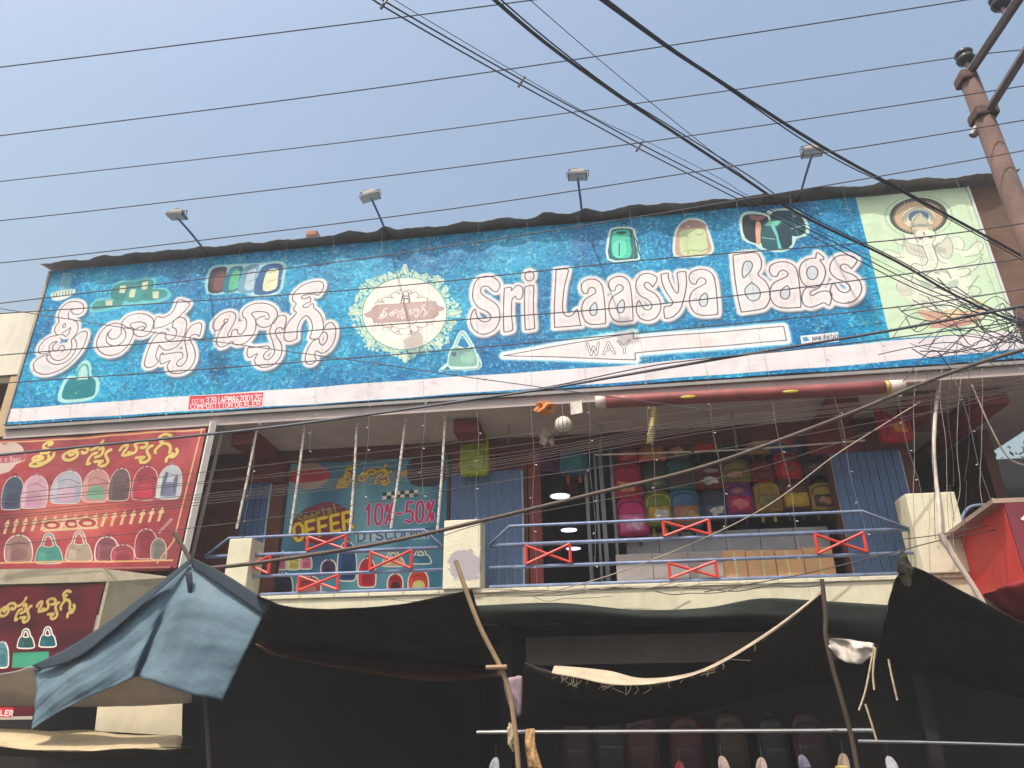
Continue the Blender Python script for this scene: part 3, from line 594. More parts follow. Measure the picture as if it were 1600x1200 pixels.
# sun-bleached seams of the printed flex, every welded strip
for k, xs in enumerate(np.arange(BX0+.35, BX1, .74)):
    ci = int((xs-BX0)*cv.ppm); cv.a[:, ci:ci+1] *= .86; cv.a[:, ci+1:ci+2] = cv.a[:, ci+1:ci+2]*.93+14
board_img = cv.image('signboard_print')
sb = empty('signboard', (BX0, YB, BZ0))
tag(sb, 'long blue glittery flex signboard with white lettering across the upper storey', 'signboard')
nx, nz = 96, 18
vs_ = []; uv_ = []; fs_ = []
for j in range(nz+1):
    for i in range(nx+1):
        u, v = i/nx, j/nz
        w = .010*math.sin(u*61+2*v)+.008*math.sin(u*23+v*5) if 0 < i < nx else 0
        vs_.append((BX0+(BX1-BX0)*u, YB+w*.9, BZ0+(BZ1-BZ0)*v)); uv_.append((u, v))
for j in range(nz):
    for i in range(nx):
        a = j*(nx+1)+i; fs_.append((a, a+1, a+nx+2, a+nx+1))
def uvmesh(name, vs_, fs_, uv_, m, parent=None, smooth_=True):
    me = bpy.data.meshes.new(name); me.from_pydata([tuple(v) for v in vs_], [], fs_); me.update()
    ul = me.uv_layers.new(name='UVMap')
    for lp in me.loops: ul.data[lp.index].uv = uv_[lp.vertex_index]
    if smooth_: me.polygons.foreach_set('use_smooth', [True]*len(me.polygons))
    return link(name, me, m, parent)
uvmesh('printed_face', vs_, fs_, uv_, print_mat('signboard_flex', board_img, .5, .25), sb)
steel = mat('painted_steel', (0.16,0.17,0.18), .5, .4, dirt=.3)
rust = mat('rusty_sheet', (0.15,0.085,0.06), .85, 0, var=.4, scale=2, dirt=.5, bump=.2)
greysheet = mat('grey_roof_sheet', (0.30,0.29,0.28), .7, .15, var=.3, scale=1.4, dirt=.4)
fr = MB()
fr.box((BX0-.03, YB+.03, BZ0-.03), (BX1+.03, YB+.10, BZ0+.02)); fr.box((BX0-.03, YB+.03, BZ1-.02), (BX1+.03, YB+.10, BZ1+.03))
for x in np.linspace(BX0+.02, BX1-.02, 13): fr.box((x-.025, YB+.035, BZ0), (x+.025, YB+.095, BZ1))
fr.build('back_frame', steel, sb)
MB().box((BX0-.045, YB-.02, BZ0), (BX0-.004, YB+.06, BZ1)).build('edge_batten', mat('batten_wood', (.42,.34,.26), .8), sb)
MB().box((BX1+.004, YB-.02, BZ0), (BX1+.034, YB+.06, BZ1)).build('edge_batten', mat('white_edge', (.62,.64,.66), .5), sb)
MB().box((BX0, YB-.015, BZ0-.075), (BX1+.5, YB+.22, BZ0-.033)).build('bottom_lip', mat('grey_lip', (.3,.29,.29), .7, dirt=.4), sb)
MB().hexa([(BX1+.04,YB+.02,BZ0),(BX1+.5,YB+.02,BZ0),(BX1+.5,YB+.05,BZ0),(BX1+.04,YB+.05,BZ0),(BX1+.04,YB+.02,BZ1),(BX1+.52,YB+.02,BZ1),(BX1+.52,YB+.05,BZ1),(BX1+.04,YB+.05,BZ1)]).build('side_sheet', rust, sb)

# corrugated roof sheet over the board
nx = 420; rows = [(-.47, 8.15), (-.42, 8.165), (.2, 8.22), (1.6, 8.34)]
vs_ = []; fs_ = []
r3 = np.random.default_rng(8)
lift = np.interp(np.arange(nx+1), np.arange(0, nx+1, 6), r3.normal(0, .012, nx//6+1))
for bump_x, hgt, wd in ((-3.0,.07,.12),(-3.6,.045,.2),(-.55,.06,.13),(.05,.06,.13),(.8,.04,.15),(-7.6,.03,.15),(4.4,.05,.25),(3.4,.04,.15)):
    xs = BX0-.1+(BX1+.75-BX0)*np.arange(nx+1)/nx; lift = lift + hgt*np.exp(-((xs-bump_x)/wd)**2)
for j, (y, z) in enumerate(rows):
    for i in range(nx+1):
        x = BX0-.1+(BX1+.75-BX0)*i/nx
        vs_.append((x, y+(.02*math.sin(i*.37) if j == 0 else 0), z+.0045*math.sin(x*2*math.pi/.17+2*math.sin(x*1.3))+lift[i]*(1 if j < 2 else .5)))
for j in range(len(rows)-1):
    for i in range(nx):
        a = j*(nx+1)+i; fs_.append((a, a+1, a+nx+2, a+nx+1))
rs = MB().add(vs_, fs_).build('roof_sheet', greysheet, None, True)
tag(rs, 'grey corrugated roof sheet jutting out along the top of the blue signboard', 'roof sheet')
md = rs.modifiers.new('thick', 'SOLIDIFY'); md.thickness = .006
br = MB().bevbox((X_at(484,378,-.4)-.09, -.4, 8.24), (X_at(484,378,-.4)+.09, -.25, 8.34), .02).build('loose_brick', mat('brick', (.38,.2,.15), .9, dirt=.3))
tag(br, 'small loose brick lying on the roof edge between two floodlights', 'brick')

# ------------------------------------------------------------------ building body
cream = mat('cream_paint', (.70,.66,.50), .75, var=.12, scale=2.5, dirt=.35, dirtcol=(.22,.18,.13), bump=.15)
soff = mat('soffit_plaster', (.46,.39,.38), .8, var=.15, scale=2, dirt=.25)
maroon = mat('maroon_paint', (.17,.022,.022), .6, var=.25, dirt=.3)
brownw = mat('brown_wall', (.13,.045,.035), .75, var=.3, dirt=.3)
bluep = mat('blue_shutter', (.075,.145,.31), .5, .0, var=.35, dirt=.55, dirtcol=(.25,.26,.28), scale=2)
bluel = mat('blue_shutter_seam', (.42,.48,.58), .5)
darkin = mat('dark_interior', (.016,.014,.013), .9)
YW = 0.8
bd = empty('shop_building', (-2, 2, 0)); tag(bd, 'two storey bag shop with cream balcony slab, maroon beams and blue ribbed shutters', 'building')
# soffit / canopy above the balcony
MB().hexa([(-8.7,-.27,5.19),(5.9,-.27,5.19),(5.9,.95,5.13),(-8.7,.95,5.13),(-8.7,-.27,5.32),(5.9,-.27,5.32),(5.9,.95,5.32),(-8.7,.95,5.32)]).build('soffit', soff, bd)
# upper body behind the sign, roof slab
MB().box((-8.6,.98,5.0),(5.3,9.8,8.05)).build('upper_wall', mat('back_wall_plaster', (.3,.27,.24), .9), bd)
# balcony slab with coping
slab = MB().box((-6.2,-.06,2.50),(4.75,.95,2.80)).build('balcony_slab', cream, bd)
xs = np.linspace(-6.2, 4.75, 25)
cop = MB().bevbox((0,-.085,2.802),(xs[1]-xs[0]-.006,.16,2.85), .008).build('coping_block', cream, bd); cop.location = Vector(cop.location)+Vector((xs[0],0,0))
for i in range(1, 24):
    c = cop.copy(); COL.objects.link(c); c.location = Vector(cop.location)+Vector((xs[i]-xs[0], 0, 0))
# balcony pillars
peel = mat('cream_peeling', (.72,.68,.52), .75, var=.1, scale=3, dirt=.3, dirtcol=(.42,.38,.36), bump=.3)
_nt = peel.node_tree; _N = _nt.nodes; _L = _nt.links; _p = _N['Principled BSDF']; _old = _p.inputs['Base Color'].links[0].from_socket
_g = _N.new('ShaderNodeNewGeometry'); _d = _N.new('ShaderNodeVectorMath'); _d.operation = 'DISTANCE'; _d.inputs[1].default_value = (-1.76, -.12, 3.13); _L.new(_g.outputs['Position'], _d.inputs[0])
_z = _N.new('ShaderNodeTexNoise'); _z.inputs['Scale'].default_value = 9; _z.inputs['Detail'].default_value = 8; _L.new(_g.outputs['Position'], _z.inputs['Vector'])
_m1 = _N.new('ShaderNodeMath'); _m1.operation = 'MULTIPLY_ADD'; _m1.inputs[1].default_value = .42; _L.new(_z.outputs['Fac'], _m1.inputs[0]); _L.new(_d.outputs['Value'], _m1.inputs[2])
_r = _N.new('ShaderNodeValToRGB'); _r.color_ramp.elements[0].position = .40; _r.color_ramp.elements[1].position = .43; _r.color_ramp.elements[0].color = (1,1,1,1); _r.color_ramp.elements[1].color = (0,0,0,1); _L.new(_m1.outputs[0], _r.inputs['Fac'])
_x = _N.new('ShaderNodeMixRGB'); _x.inputs['Color2'].default_value = (.40,.36,.40,1); _L.new(_r.outputs['Color'], _x.inputs['Fac']); _L.new(_old, _x.inputs['Color1']); _L.new(_x.outputs['Color'], _p.inputs['Base Color'])
for k, (xa, xb, zt, m) in enumerate(((-4.98,-4.66,3.60,cream), (-2.05,-1.57,3.72,peel), (3.64,4.20,3.80,cream))):
    MB().bevbox((xa,-.12,2.852),(xb,.26,zt), .015).build('balcony_pillar', m, bd)
# front wall pieces at YW
def wallbox(name, xa, xb, za, zb, m, ya=YW, yb=YW+.15): return MB().box((xa,ya,za),(xb,yb,zb)).build(name, m, bd)
wallbox('wall_left', -8.7, -5.35, 2.8, 5.13, brownw)
wallbox('lintel', -5.35, 5.05, 4.93, 5.13, brownw, YW+.01, YW+.16)
wallbox('pier', -2.18, -1.06, 2.8, 4.93, brownw, YW+.02, YW+.17)
wallbox('pier', -4.92, -4.72, 2.8, 4.93, brownw, YW-.02, YW+.13)
wallbox('pier', 3.12, 4.1, 2.8, 4.93, brownw, YW+.02, YW+.17)
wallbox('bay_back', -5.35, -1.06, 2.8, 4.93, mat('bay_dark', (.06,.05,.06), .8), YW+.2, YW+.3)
MB().box((-1.04,YW+.02,2.8),(-.86,YW+.14,4.93)).build('door_jamb', maroon, bd)
# shop room behind the open bay
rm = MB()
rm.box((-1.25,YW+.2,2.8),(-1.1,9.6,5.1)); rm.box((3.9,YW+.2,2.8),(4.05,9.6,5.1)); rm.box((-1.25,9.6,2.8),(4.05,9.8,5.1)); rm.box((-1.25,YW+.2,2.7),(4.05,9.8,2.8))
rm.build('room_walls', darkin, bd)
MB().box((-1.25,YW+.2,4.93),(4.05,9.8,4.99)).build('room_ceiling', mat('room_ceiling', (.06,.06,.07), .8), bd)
# maroon brackets under the soffit with their capitals
for xa, xb in ((-5.25,-4.88), (-1.98,-1.64), (3.02,3.40)):
    MB().box((xa,.0,4.98),(xb,YW-.08,5.16)).build('bracket_beam', maroon, bd)
    MB().box((xa-.14,YW-.08,4.62),(xb+.14,YW-.005,4.98)).build('capital', maroon, bd)
# ribbed shutter columns
def shutter(xa, xb, za, zb, y, n):
    w = (xb-xa)/n
    proto = None
    for i in range(n):
        if proto is None:
            b = MB(); b.hexa([(0,y-.03,za),(w-.02,y-.03,za),(w-.02,y,za),(0,y,za),(0,y-.03,zb),(w-.02,y-.03,zb),(w-.02,y,zb),(0,y,zb)])
            proto = b.build('shutter_slat', bluep, bd); proto.location = Vector(proto.location)+Vector((xa,0,0)); base = Vector(proto.location)
        else:
            c = proto.copy(); COL.objects.link(c); c.location = base+Vector((w*i,0,0))
    MB().box((xa-.01,y+.002,za),(xb+.01,y+.012,zb)).build('shutter_backing', bluel, bd)
shutter(-5.33, -4.94, 2.85, 4.9, YW-.03, 4)
shutter(-2.15, -1.12, 2.85, 4.62, YW-.03, 9)
shutter(3.16, 4.06, 2.85, 4.62, YW-.03, 8)
# passage right of the shop, under the canopy
MB().box((4.1,YW+.1,2.8),(4.25,3.2,5.13)).build('passage_wall', brownw, bd)
MB().box((4.1,3.2,2.8),(7.4,3.35,5.13)).build('passage_wall', mat('passage_dark', (.03,.03,.035), .9), bd)
MB().box((4.0,.0,4.98),(4.4,3.1,5.125)).build('bracket_beam', maroon, bd)
MB().box((4.85,.0,4.93),(5.2,3.1,5.125)).build('bracket_beam', maroon, bd)
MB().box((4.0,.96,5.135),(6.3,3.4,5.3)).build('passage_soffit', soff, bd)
MB().box((5.55,1.6,2.8),(5.7,3.19,5.13)).build('passage_wall', brownw, bd)
# ground floor behind the awnings
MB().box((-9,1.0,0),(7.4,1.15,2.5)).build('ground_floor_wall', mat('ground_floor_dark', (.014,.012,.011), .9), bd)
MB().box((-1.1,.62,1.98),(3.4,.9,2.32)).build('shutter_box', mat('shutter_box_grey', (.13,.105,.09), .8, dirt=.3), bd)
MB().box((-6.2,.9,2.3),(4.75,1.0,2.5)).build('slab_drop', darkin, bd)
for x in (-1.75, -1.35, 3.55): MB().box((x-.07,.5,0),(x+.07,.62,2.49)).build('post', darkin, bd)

# neighbour on the far left: white parapet over a shaded recess
nb = empty('neighbour_building', (-12, 2, 0)); tag(nb, 'weathered white parapet of the neighbouring building at the far left edge', 'building')
MB().box((-14,.3,6.55),(-8.45,.55,7.75)).build('parapet', mat('old_whitewash', (.72,.68,.58), .85, var=.15, scale=1.6, dirt=.6, dirtcol=(.34,.31,.27)), nb)
MB().box((-14,1.4,2.8),(-8.72,1.6,6.55)).build('recessed_wall', mat('olive_wall', (.16,.13,.07), .9, dirt=.3), nb)
MB().box((-14,.32,6.4),(-8.7,1.6,6.548)).build('floor_slab', mat('olive_wall', (.16,.13,.07)), nb)
MB().box((-9.05,-.1,5.3),(-8.8,.2,6.3)).build('wood_post', mat('tan_wood', (.5,.36,.22), .8), nb)

# ================================================================== OBJECTS
# ------------------------------------------------------------------ floodlights on arms over the board
fl_body = mat('flood_grey', (.10,.105,.115), .5, .3); fl_lens = mat('flood_glass', (.5,.52,.54), .15); arm_m = mat('arm_blue', (.08,.13,.32), .5, .2)
for k, (bx, tilt, yaw, where) in enumerate(((-6.02,.10,-.05,'the leftmost words'), (-3.03,-.30,.10,'the round emblem'), (-.01,.05,.02,'the middle of the name'), (3.13,.0,-.04,'the green panel end'))):
    e = empty('floodlight', (bx, -.3, 8.19))
    tag(e, 'small grey floodlight on a blue arm reaching out above ' + where, 'floodlight', 'floodlights along the top of the signboard')
    base = Vector((bx, -.3, 8.19)); tip = Vector((bx+(.02 if k < 2 else -.03), -1.18, 8.21))
    MB().tube([base+Vector((0,.25,-.01)), base, base.lerp(tip,.5)+Vector((0,0,.012)), tip], .017, 8).build('arm', arm_m, e)
    R = Matrix.Rotation(yaw, 4, 'Z') @ Matrix.Rotation(tilt, 4, 'Y')
    def T(p): return tip + (R @ Vector(p))
    def bx8(a, b): return [T(p) for p in ((a[0],a[1],a[2]),(b[0],a[1],a[2]),(b[0],b[1],a[2]),(a[0],b[1],a[2]),(a[0],a[1],b[2]),(b[0],a[1],b[2]),(b[0],b[1],b[2]),(a[0],b[1],b[2]))]
    h = MB().hexa(bx8((-.135,-.07,-.005),(.135,.09,.028)))
    for i in range(7): h.hexa(bx8((-.12+i*.037,-.06,.028),(-.108+i*.037,.08,.05)))
    hd = h.build('housing', fl_body, e)
    MB().hexa(bx8((-.12,-.06,-.012),(.12,.08,-.0055))).build('lens', fl_lens, hd)
    MB().hexa(bx8((-.095,-.035,.052),(.085,.055,.105))).build('driver_box', mat('flood_pale', (.42,.38,.34), .6), e)
    MB().tube([T((-.15,.01,0)), T((-.15,.01,.085)), T((-.095,.01,.09))], .008, 6).build('bracket', fl_body, e)
    MB().tube([T((.15,.01,0)), T((.15,.01,.105)), T((.085,.01,.1))], .008, 6).build('bracket', fl_body, e)
    MB().tube([T((-.09,.02,.1)), T((-.13,.02,.14)), T((-.06,.02,.155)), T((.0,.02,.15)), T((.01,.02,.105))], .006, 6).build('lead_wire', mat('black_rubber', (.02,.02,.022), .6), e)

# ------------------------------------------------------------------ railings on the balcony
rail_m = mat('rail_blue', (.19,.25,.42), .5, .1, var=.3, dirt=.75, dirtcol=(.16,.10,.075), scale=7)
red_m = mat('brace_red', (.62,.05,.04), .45, var=.15, dirt=.2)
ZT, ZM, ZL, ZB = 3.635, 3.40, 3.12, 2.885
def railing(label, xa, xb, sl_a, sl_b, x0s, braces):
    e = empty('balcony_railing', ((xa+xb)/2, 0, 2.85)); tag(e, label, 'railing')
    MB().tube([(xa,0,ZM),(xa+sl_a,0,ZT),(xb-sl_b,0,ZT),(xb,0,ZM)], .02, 8).build('top_rail', rail_m, e, True)
    for z, x0, r in ((ZM, xa, .027), (ZL, x0s[0], .022), (ZB, x0s[1], .020)):
        MB().tube([(x0,.03,z),(xb,.03,z)], r, 8).build('rail', rail_m, e, True)
    for x, w, za, zb in braces:
        zt = zb-.025; zc = za+.025
        bar = [((x,-.005,zc),(x,-.005,zt)), ((x+w,-.005,zc),(x+w,-.005,zt)), ((x,-.005,zt),(x+w,-.005,zc)), ((x,-.012,zc),(x+w,-.012,zt))]
        b = MB()
        for i, (p, q) in enumerate(bar): b.tube([p, q], .022 if i < 2 else .018, 6)
        b.build('bow_brace', red_m, e)
    return e
def bx_(px, py): return X_at(px, py, 0)
railing('left blue balcony railing with red bow braces in front of the discount poster', X_at(320,871,0), -2.08, .30, .26, (X_at(355,902,0), X_at(405,931,0)),
        [(bx_(481,848), .53, ZM, ZT), (bx_(362,887), .53, ZL, ZM), (bx_(579,876), .55, ZL, ZM), (bx_(467,913), .53, ZB, ZL)])
railing('right blue balcony railing with red bow braces in front of the hanging bags', -1.48, 3.63, .27, .48, (-1.48, -1.48),
        [(bx_(822,869), .56, ZL, ZM), (bx_(1037,827), .56, ZM, ZT), (bx_(1276,852), .56, ZL, ZM), (bx_(1046,893), .56, ZB, ZL)])

# ------------------------------------------------------------------ poster in the left bay
YP = YW+.05
PX0, PX1, PZ0, PZ1 = -4.70, -2.24, 2.86, 4.98
cv = Canvas(PX0, PX1, PZ0, PZ1, YP, 260, (44,120,150)); cv.scale = 260/113.0
r1 = np.random.default_rng(21)
n_ = cv.rnd((170,190), r1)[...,None]*.6 + cv.rnd((60,80), r1)[...,None]*.4
cv.a = np.array((24,84,124),np.float32)*(1-n_) + np.array((120,180,192),np.float32)*n_
PO = ((420,700),5.218)
cv.ell((420+330/5.218,700+230/5.218), 28, 19, (176,150,142), soft=4)
cv.poly(tr(*PO,[(150,230),(200,190),(440,175),(500,225),(430,270),(200,285)]), (176,30,48), sm=3)
for w_, c_ in ((6.2,(96,64,30)),(4.0,(222,180,40))):
    telugu(cv, lambda x,y: 524+(x-50)*.335, lambda x,y: 747+(y-527)*.30-(x-50)*.02, w_, c_, parts=range(11))
cv.poly(tr(*PO,[(1080,190),(1145,185),(1140,230),(1085,235)]), (200,160,50), sm=2)
cv.poly(tr(*PO,[(1140,110),(1300,60),(1420,90),(1420,290),(1160,300)]), (52,20,34), sm=3)
for i in range(8):
    for j in range(2):
        cv.poly([(597+i*7,770-i*.6+j*5.5),(604+i*7,769.4-i*.6+j*5.5),(604+i*7,774.9-i*.6+j*5.5),(597+i*7,775.5-i*.6+j*5.5)], (226,226,220) if (i+j)%2 else (30,34,40))
star = [(230,560),(290,500),(360,470),(480,440),(590,470),(640,520),(650,640),(560,700),(480,760),(380,785),(270,750),(180,690),(180,620)]
cv.poly(tr(*PO,star), (120,20,56), sm=3)
text(cv,'Special',(462,806),(524,786),15,3.6,(150,130,40),slant=.1,outline=(70,20,40),ow=2)
text(cv,'OFFER',(452,822),(548,799),25,5.6,(236,200,40),slant=.15,outline=(120,60,20),ow=3)
text(cv,'10%-50%',(565,790),(677,783),31,4.0,(206,24,100),slant=.1,outline=(236,200,220),ow=2)
cv.poly(tr(*PO,[(715,690),(1300,650),(1310,740),(705,770)]), (190,208,218), .75)
text(cv,'DISCOUNT',(556,833),(672,826),13,2.6,(40,70,130),slant=.1)
print_pack(cv,428,862,447,889,(190,130,140),(170,100,120)); print_pack(cv,448,870,468,889,(210,200,110),(190,170,90)); print_pack(cv,469,868,486,888,(206,120,150),(190,90,120))
print_tote(cv,642,860,672,880,(40,110,140)); print_pack(cv,502,876,524,896,(70,40,90),(50,30,70)); print_pack(cv,528,848,556,906,(22,70,120),(16,50,96)); print_pack(cv,560,874,586,916,(176,30,50),(150,20,40))
print_pack(cv,424,896,456,928,(30,40,60),(24,30,48)); print_pack(cv,464,902,500,928,(150,60,70),(180,110,110)); print_pack(cv,606,898,628,921,(150,30,40),(60,20,30)); print_pack(cv,638,892,668,922,(190,60,50),(196,196,130))
print_tote(cv,598,862,630,884,(200,160,130))
def plane_obj(name, x0, x1, z0, z1, y, m, parent=None, wob=.006, n=20):
    vs_=[];uv_=[];fs_=[]
    for j in range(n+1):
        for i in range(n+1):
            u,v=i/n,j/n; vs_.append((x0+(x1-x0)*u, y+wob*math.sin(u*9+v*4)*math.sin(v*7+1), z0+(z1-z0)*v)); uv_.append((u,v))
    for j in range(n):
        for i in range(n):
            a=j*(n+1)+i; fs_.append((a,a+1,a+n+2,a+n+1))
    return uvmesh(name, vs_, fs_, uv_, m, parent)
pe = empty('discount_poster', (PX0, YP, PZ0)); tag(pe, 'big blue discount poster with yellow offer lettering behind the left railing', 'poster')
plane_obj('printed_face', PX0, PX1, PZ0, PZ1, YP, print_mat('poster_flex', cv.image('poster_print'), .35, .2), pe)
f = MB()
for a, b in (((PX0-.05,YP-.02,PZ0),(PX0-.004,YP+.03,PZ1+.05)), ((PX1+.004,YP-.02,PZ0),(PX1+.05,YP+.03,PZ1+.05)), ((PX0-.004,YP-.018,PZ1+.004),(PX1+.004,YP+.03,PZ1+.048))): f.box(a, b)
f.build('frame', mat('dark_frame', (.05,.03,.03), .6), pe)

# ------------------------------------------------------------------ maroon banner on the left
YL = -.30
def quad_canvas(px_quad, Y, ppm, base):
    P = [at(x, y, Y) for x, y in px_quad]
    return Canvas(min(p.x for p in P), max(p.x for p in P), min(p.z for p in P), max(p.z for p in P), Y, ppm, base)
LQ = [(-40,692),(322,668),(277,888),(-40,888)]
cv = quad_canvas(LQ, YL, 230, (150,30,44)); cv.scale = 230/117.0
r1 = np.random.default_rng(31); n_ = (cv.rnd((150,120), r1)*.6+cv.rnd((40,40), r1)*.4)[...,None]
cv.a = np.array((104,18,34),np.float32)*(1-n_)+np.array((186,48,58),np.float32)*n_
cv.ell((110,800), 60, 12, (226,120,90), alpha=.6, soft=40)
cv.poly(tr((0,640),4.286,[(-40,420),(-40,230),(40,240),(90,215),(150,250),(165,290),(185,320),(165,345),(110,370),(60,420)]), (222,206,196), sm=2)
cv.poly(tr((0,640),4.286,[(-40,305),(150,295),(185,318),(150,345),(-40,365)]), (170,70,90), sm=2)
text(cv,'laasya Bags',(-12,716),(33,714),7,1.1,(226,206,200))
telugu(cv, lambda x,y: 44+(x-50)*.497, lambda x,y: 712+(y-528)*.37-(x-50)*.006, 6.4, (80,40,20)); telugu(cv, lambda x,y: 44+(x-50)*.497, lambda x,y: 711+(y-528)*.37-(x-50)*.006, 5.2, (226,208,104))
LB=((0,640),4.286)
for x0,y0,x1,y1,c,p in ((0,455,150,665,(30,60,92),(24,44,76)),(140,450,310,660,(200,160,186),(186,140,170)),(335,415,530,625,(150,170,196),(196,170,200)),(540,405,710,610,(186,130,130),(90,170,140)),(710,400,860,605,(74,62,70),(66,54,60)),(880,390,1045,602,(140,26,52),(190,30,60)),(1045,380,1205,597,(170,200,210),(90,110,150))):
    print_pack(cv,x0/4.286,640+y0/4.286,x1/4.286,640+y1/4.286,c,p,lean=.12,halo=1.3)
cv.poly(tr(*LB,[(1085,500),(1110,420),(1130,420),(1100,570),(1075,580)]),(74,84,130)); cv.poly(tr(*LB,[(1165,470),(1190,430),(1195,470),(1180,560),(1160,560)]),(74,84,130))
for i in range(17):
    x = 6+i*15.2; y = 812-i*1.15
    cv.poly([(x-3.4,y+22),(x+1.2,y+9),(x-2.4,y+9),(x+6.5,y-1),(x+8.5,y+9),(x+5.6,y+9),(x+1.4,y+22)], (222,196,140))
for c0,rx in (((82,821),13),((112,819),10),((135,817),13)):
    cv.ell(c0,rx+3,9,(222,196,150)); cv.ell(c0,rx,7,(160,28,44)); cv.ell((c0[0],c0[1]+.5),rx*.55,3,(222,196,150))
cv.stroke([(66,815),(150,808)],2,(222,196,150)); cv.stroke([(70,830),(150,824)],4,(222,196,150))
print_pack(cv,6,838,50,877,(140,110,104),(116,84,84)); print_tote(cv,56,836,98,880,(24,140,130),halo=1.3); print_tote(cv,104,832,142,876,(150,146,130),halo=1.3)
print_pack(cv,148,840,182,876,(110,50,70),(90,40,56)); print_pack(cv,172,852,208,876,(140,40,60),(120,30,50),halo=1.3); print_pack(cv,210,828,246,872,(120,24,44),(110,20,40),halo=1.3); cv.stroke([(250,832),(268,813)],4,(222,206,196)); cv.stroke([(250,832),(268,813)],1.8,(150,40,60)); print_pack(cv,236,843,260,874,(96,110,108),(84,96,96),halo=1.3)
for q in ([(-40,880),(270,876)],[(314,670),(272,846),(246,880)],[(-40,696),(318,671)]): cv.stroke(q, 2.6, (222,176,110))
cv.a = cv.a*.74 + np.array((150,112,104),np.float32)*.26
fd = cv.rnd((90,200), r1)[...,None]*.16; cv.a = cv.a*(1-fd) + np.array((190,150,140),np.float32)*fd
im = cv.image('banner_print')
n=24; vs_=[];uv_=[];fs_=[]
A,B,C_,D = [at(x,y,YL) for x,y in (LQ[3],LQ[2],LQ[1],LQ[0])]
for j in range(n+1):
    for i in range(n+1):
        u,v=i/n,j/n; p=(A.lerp(B,u)).lerp(D.lerp(C_,u),v)
        uv_.append(((p.x-cv.x0)/(cv.x1-cv.x0),(p.z-cv.z0)/(cv.z1-cv.z0)))
        vs_.append((p.x, YL+.02*math.sin(u*11+v*3)+.012*math.sin(u*29-v*6)*(v), p.z))
for j in range(n):
    for i in range(n):
        a=j*(n+1)+i; fs_.append((a,a+1,a+n+2,a+n+1))
le = empty('banner', A); tag(le, 'faded maroon flex banner with rows of printed bags and arrows, left of the balcony', 'banner')
uvmesh('printed_face', vs_, fs_, uv_, print_mat('banner_flex', im, .5, .4), le)
pa, pb = at(335,664,YL), at(284,888,YL)
MB().tube([pa+Vector((-.02,0,.05)), pb], .055, 4).build('post', mat('white_post', (.72,.68,.64), .6, dirt=.4), le)
pa, pb = at(349,664,YL+.1), at(300,870,YL+.1)
MB().tube([pa, pb], .03, 4).build('post', mat('grey_post', (.2,.17,.15), .7), le)
MB().tube([at(-40,893,YL-.02), at(268,888,YL-.02)], .03, 6).build('lower_rail', maroon, le)

# ------------------------------------------------------------------ rolled banner under the soffit
a, b = at(930,629,-.4), at(1412,604,-.4)
e = empty('rolled_banner', a); tag(e, 'rolled up maroon banner with pale ends hung under the signboard', 'banner')
dv = (b-a)
MB().tube([a+dv*t for t in np.linspace(.035,.94,12)], .085, 12).build('roll', mat('roll_maroon', (.24,.06,.06), .5, var=.35, scale=4), e, True)
MB().tube([a, a+dv*.035], .086, 12).build('pale_end', mat('roll_pale', (.6,.5,.46), .6), e, True)
MB().tube([a+dv*.94, a+dv*.955], .086, 12).build('gold_band', mat('roll_gold', (.5,.34,.1), .5), e, True)
MB().tube([a+dv*.955, b], .087, 12).build('pale_end', MATS['roll_pale'], e, True)
for t in (.31,.64): MB().sphere(a+dv*t+Vector((0,-.078,-.02)), .05, 10, 6, (2.1,.25,.5)).build('printed_mark', mat('roll_yellow', (.5,.42,.05), .5), e, True)

# ------------------------------------------------------------------ white marker poles on the balcony edge
wp = mat('white_pole', (.66,.60,.55), .6, var=.3, scale=8, dirt=.3); wk = mat('pole_band', (.05,.04,.04), .6)
for k, (p, q) in enumerate((((402,668),(370,826)), ((477,660),(453,834)), ((558,657),(547,832)), ((634,653),(611,826)), ((696,648),(683,834)))):
    A, B = at(*p,-.1), at(*q,-.1)
    e = empty('white_pole', B); tag(e, 'thin white banded pole between soffit and left railing, %s from the left' % ordinal(k), 'pole', 'white poles above the left railing')
    MB().tube([A, A.lerp(B,.5)+Vector((.008,0,0)), B], .017, 6).build('pole', wp, e)
    bb = MB()
    for t in np.arange(.03,1,.075): bb.tube([A.lerp(B,t+.02*math.sin(t*40)), A.lerp(B,t+.02*math.sin(t*40)+.007)], .0178, 6)
    bb.build('bands', wk, e)['kind'] = 'stuff'
pts = [at(1467,600,-.1), at(1462,640,-.1), at(1459,700,-.1), at(1462,745,-.1), at(1467,790,-.15), at(1470,840,-.15)]
o = MB().tube(smooth(pts,4), .024, 6).build('bent_pole', wp, None, True); tag(o, 'bent whitish bamboo pole rising from the right cream pillar to the soffit', 'pole')

def crumple(name, c, r, sc, seed, m, parent=None, amp=.35):
    bm=bmesh.new(); bmesh.ops.create_icosphere(bm, subdivisions=3, radius=1); rr=np.random.default_rng(seed); ph=rr.uniform(0,6,(6,3)); fr_=rr.uniform(2,6,(6,3))
    for v in bm.verts:
        p=v.co; s_=1+amp*sum(math.sin(p.x*fr_[i][0]+ph[i][0])*math.sin(p.y*fr_[i][1]+ph[i][1])*math.sin(p.z*fr_[i][2]+ph[i][2]) for i in range(6))/2.2
        v.co=Vector((c[0]+p.x*r*sc[0]*s_, c[1]+p.y*r*sc[1]*s_, c[2]+p.z*r*sc[2]*s_))
    me=bpy.data.meshes.new(name); bm.to_mesh(me); bm.free(); return link(name, me, m, parent)
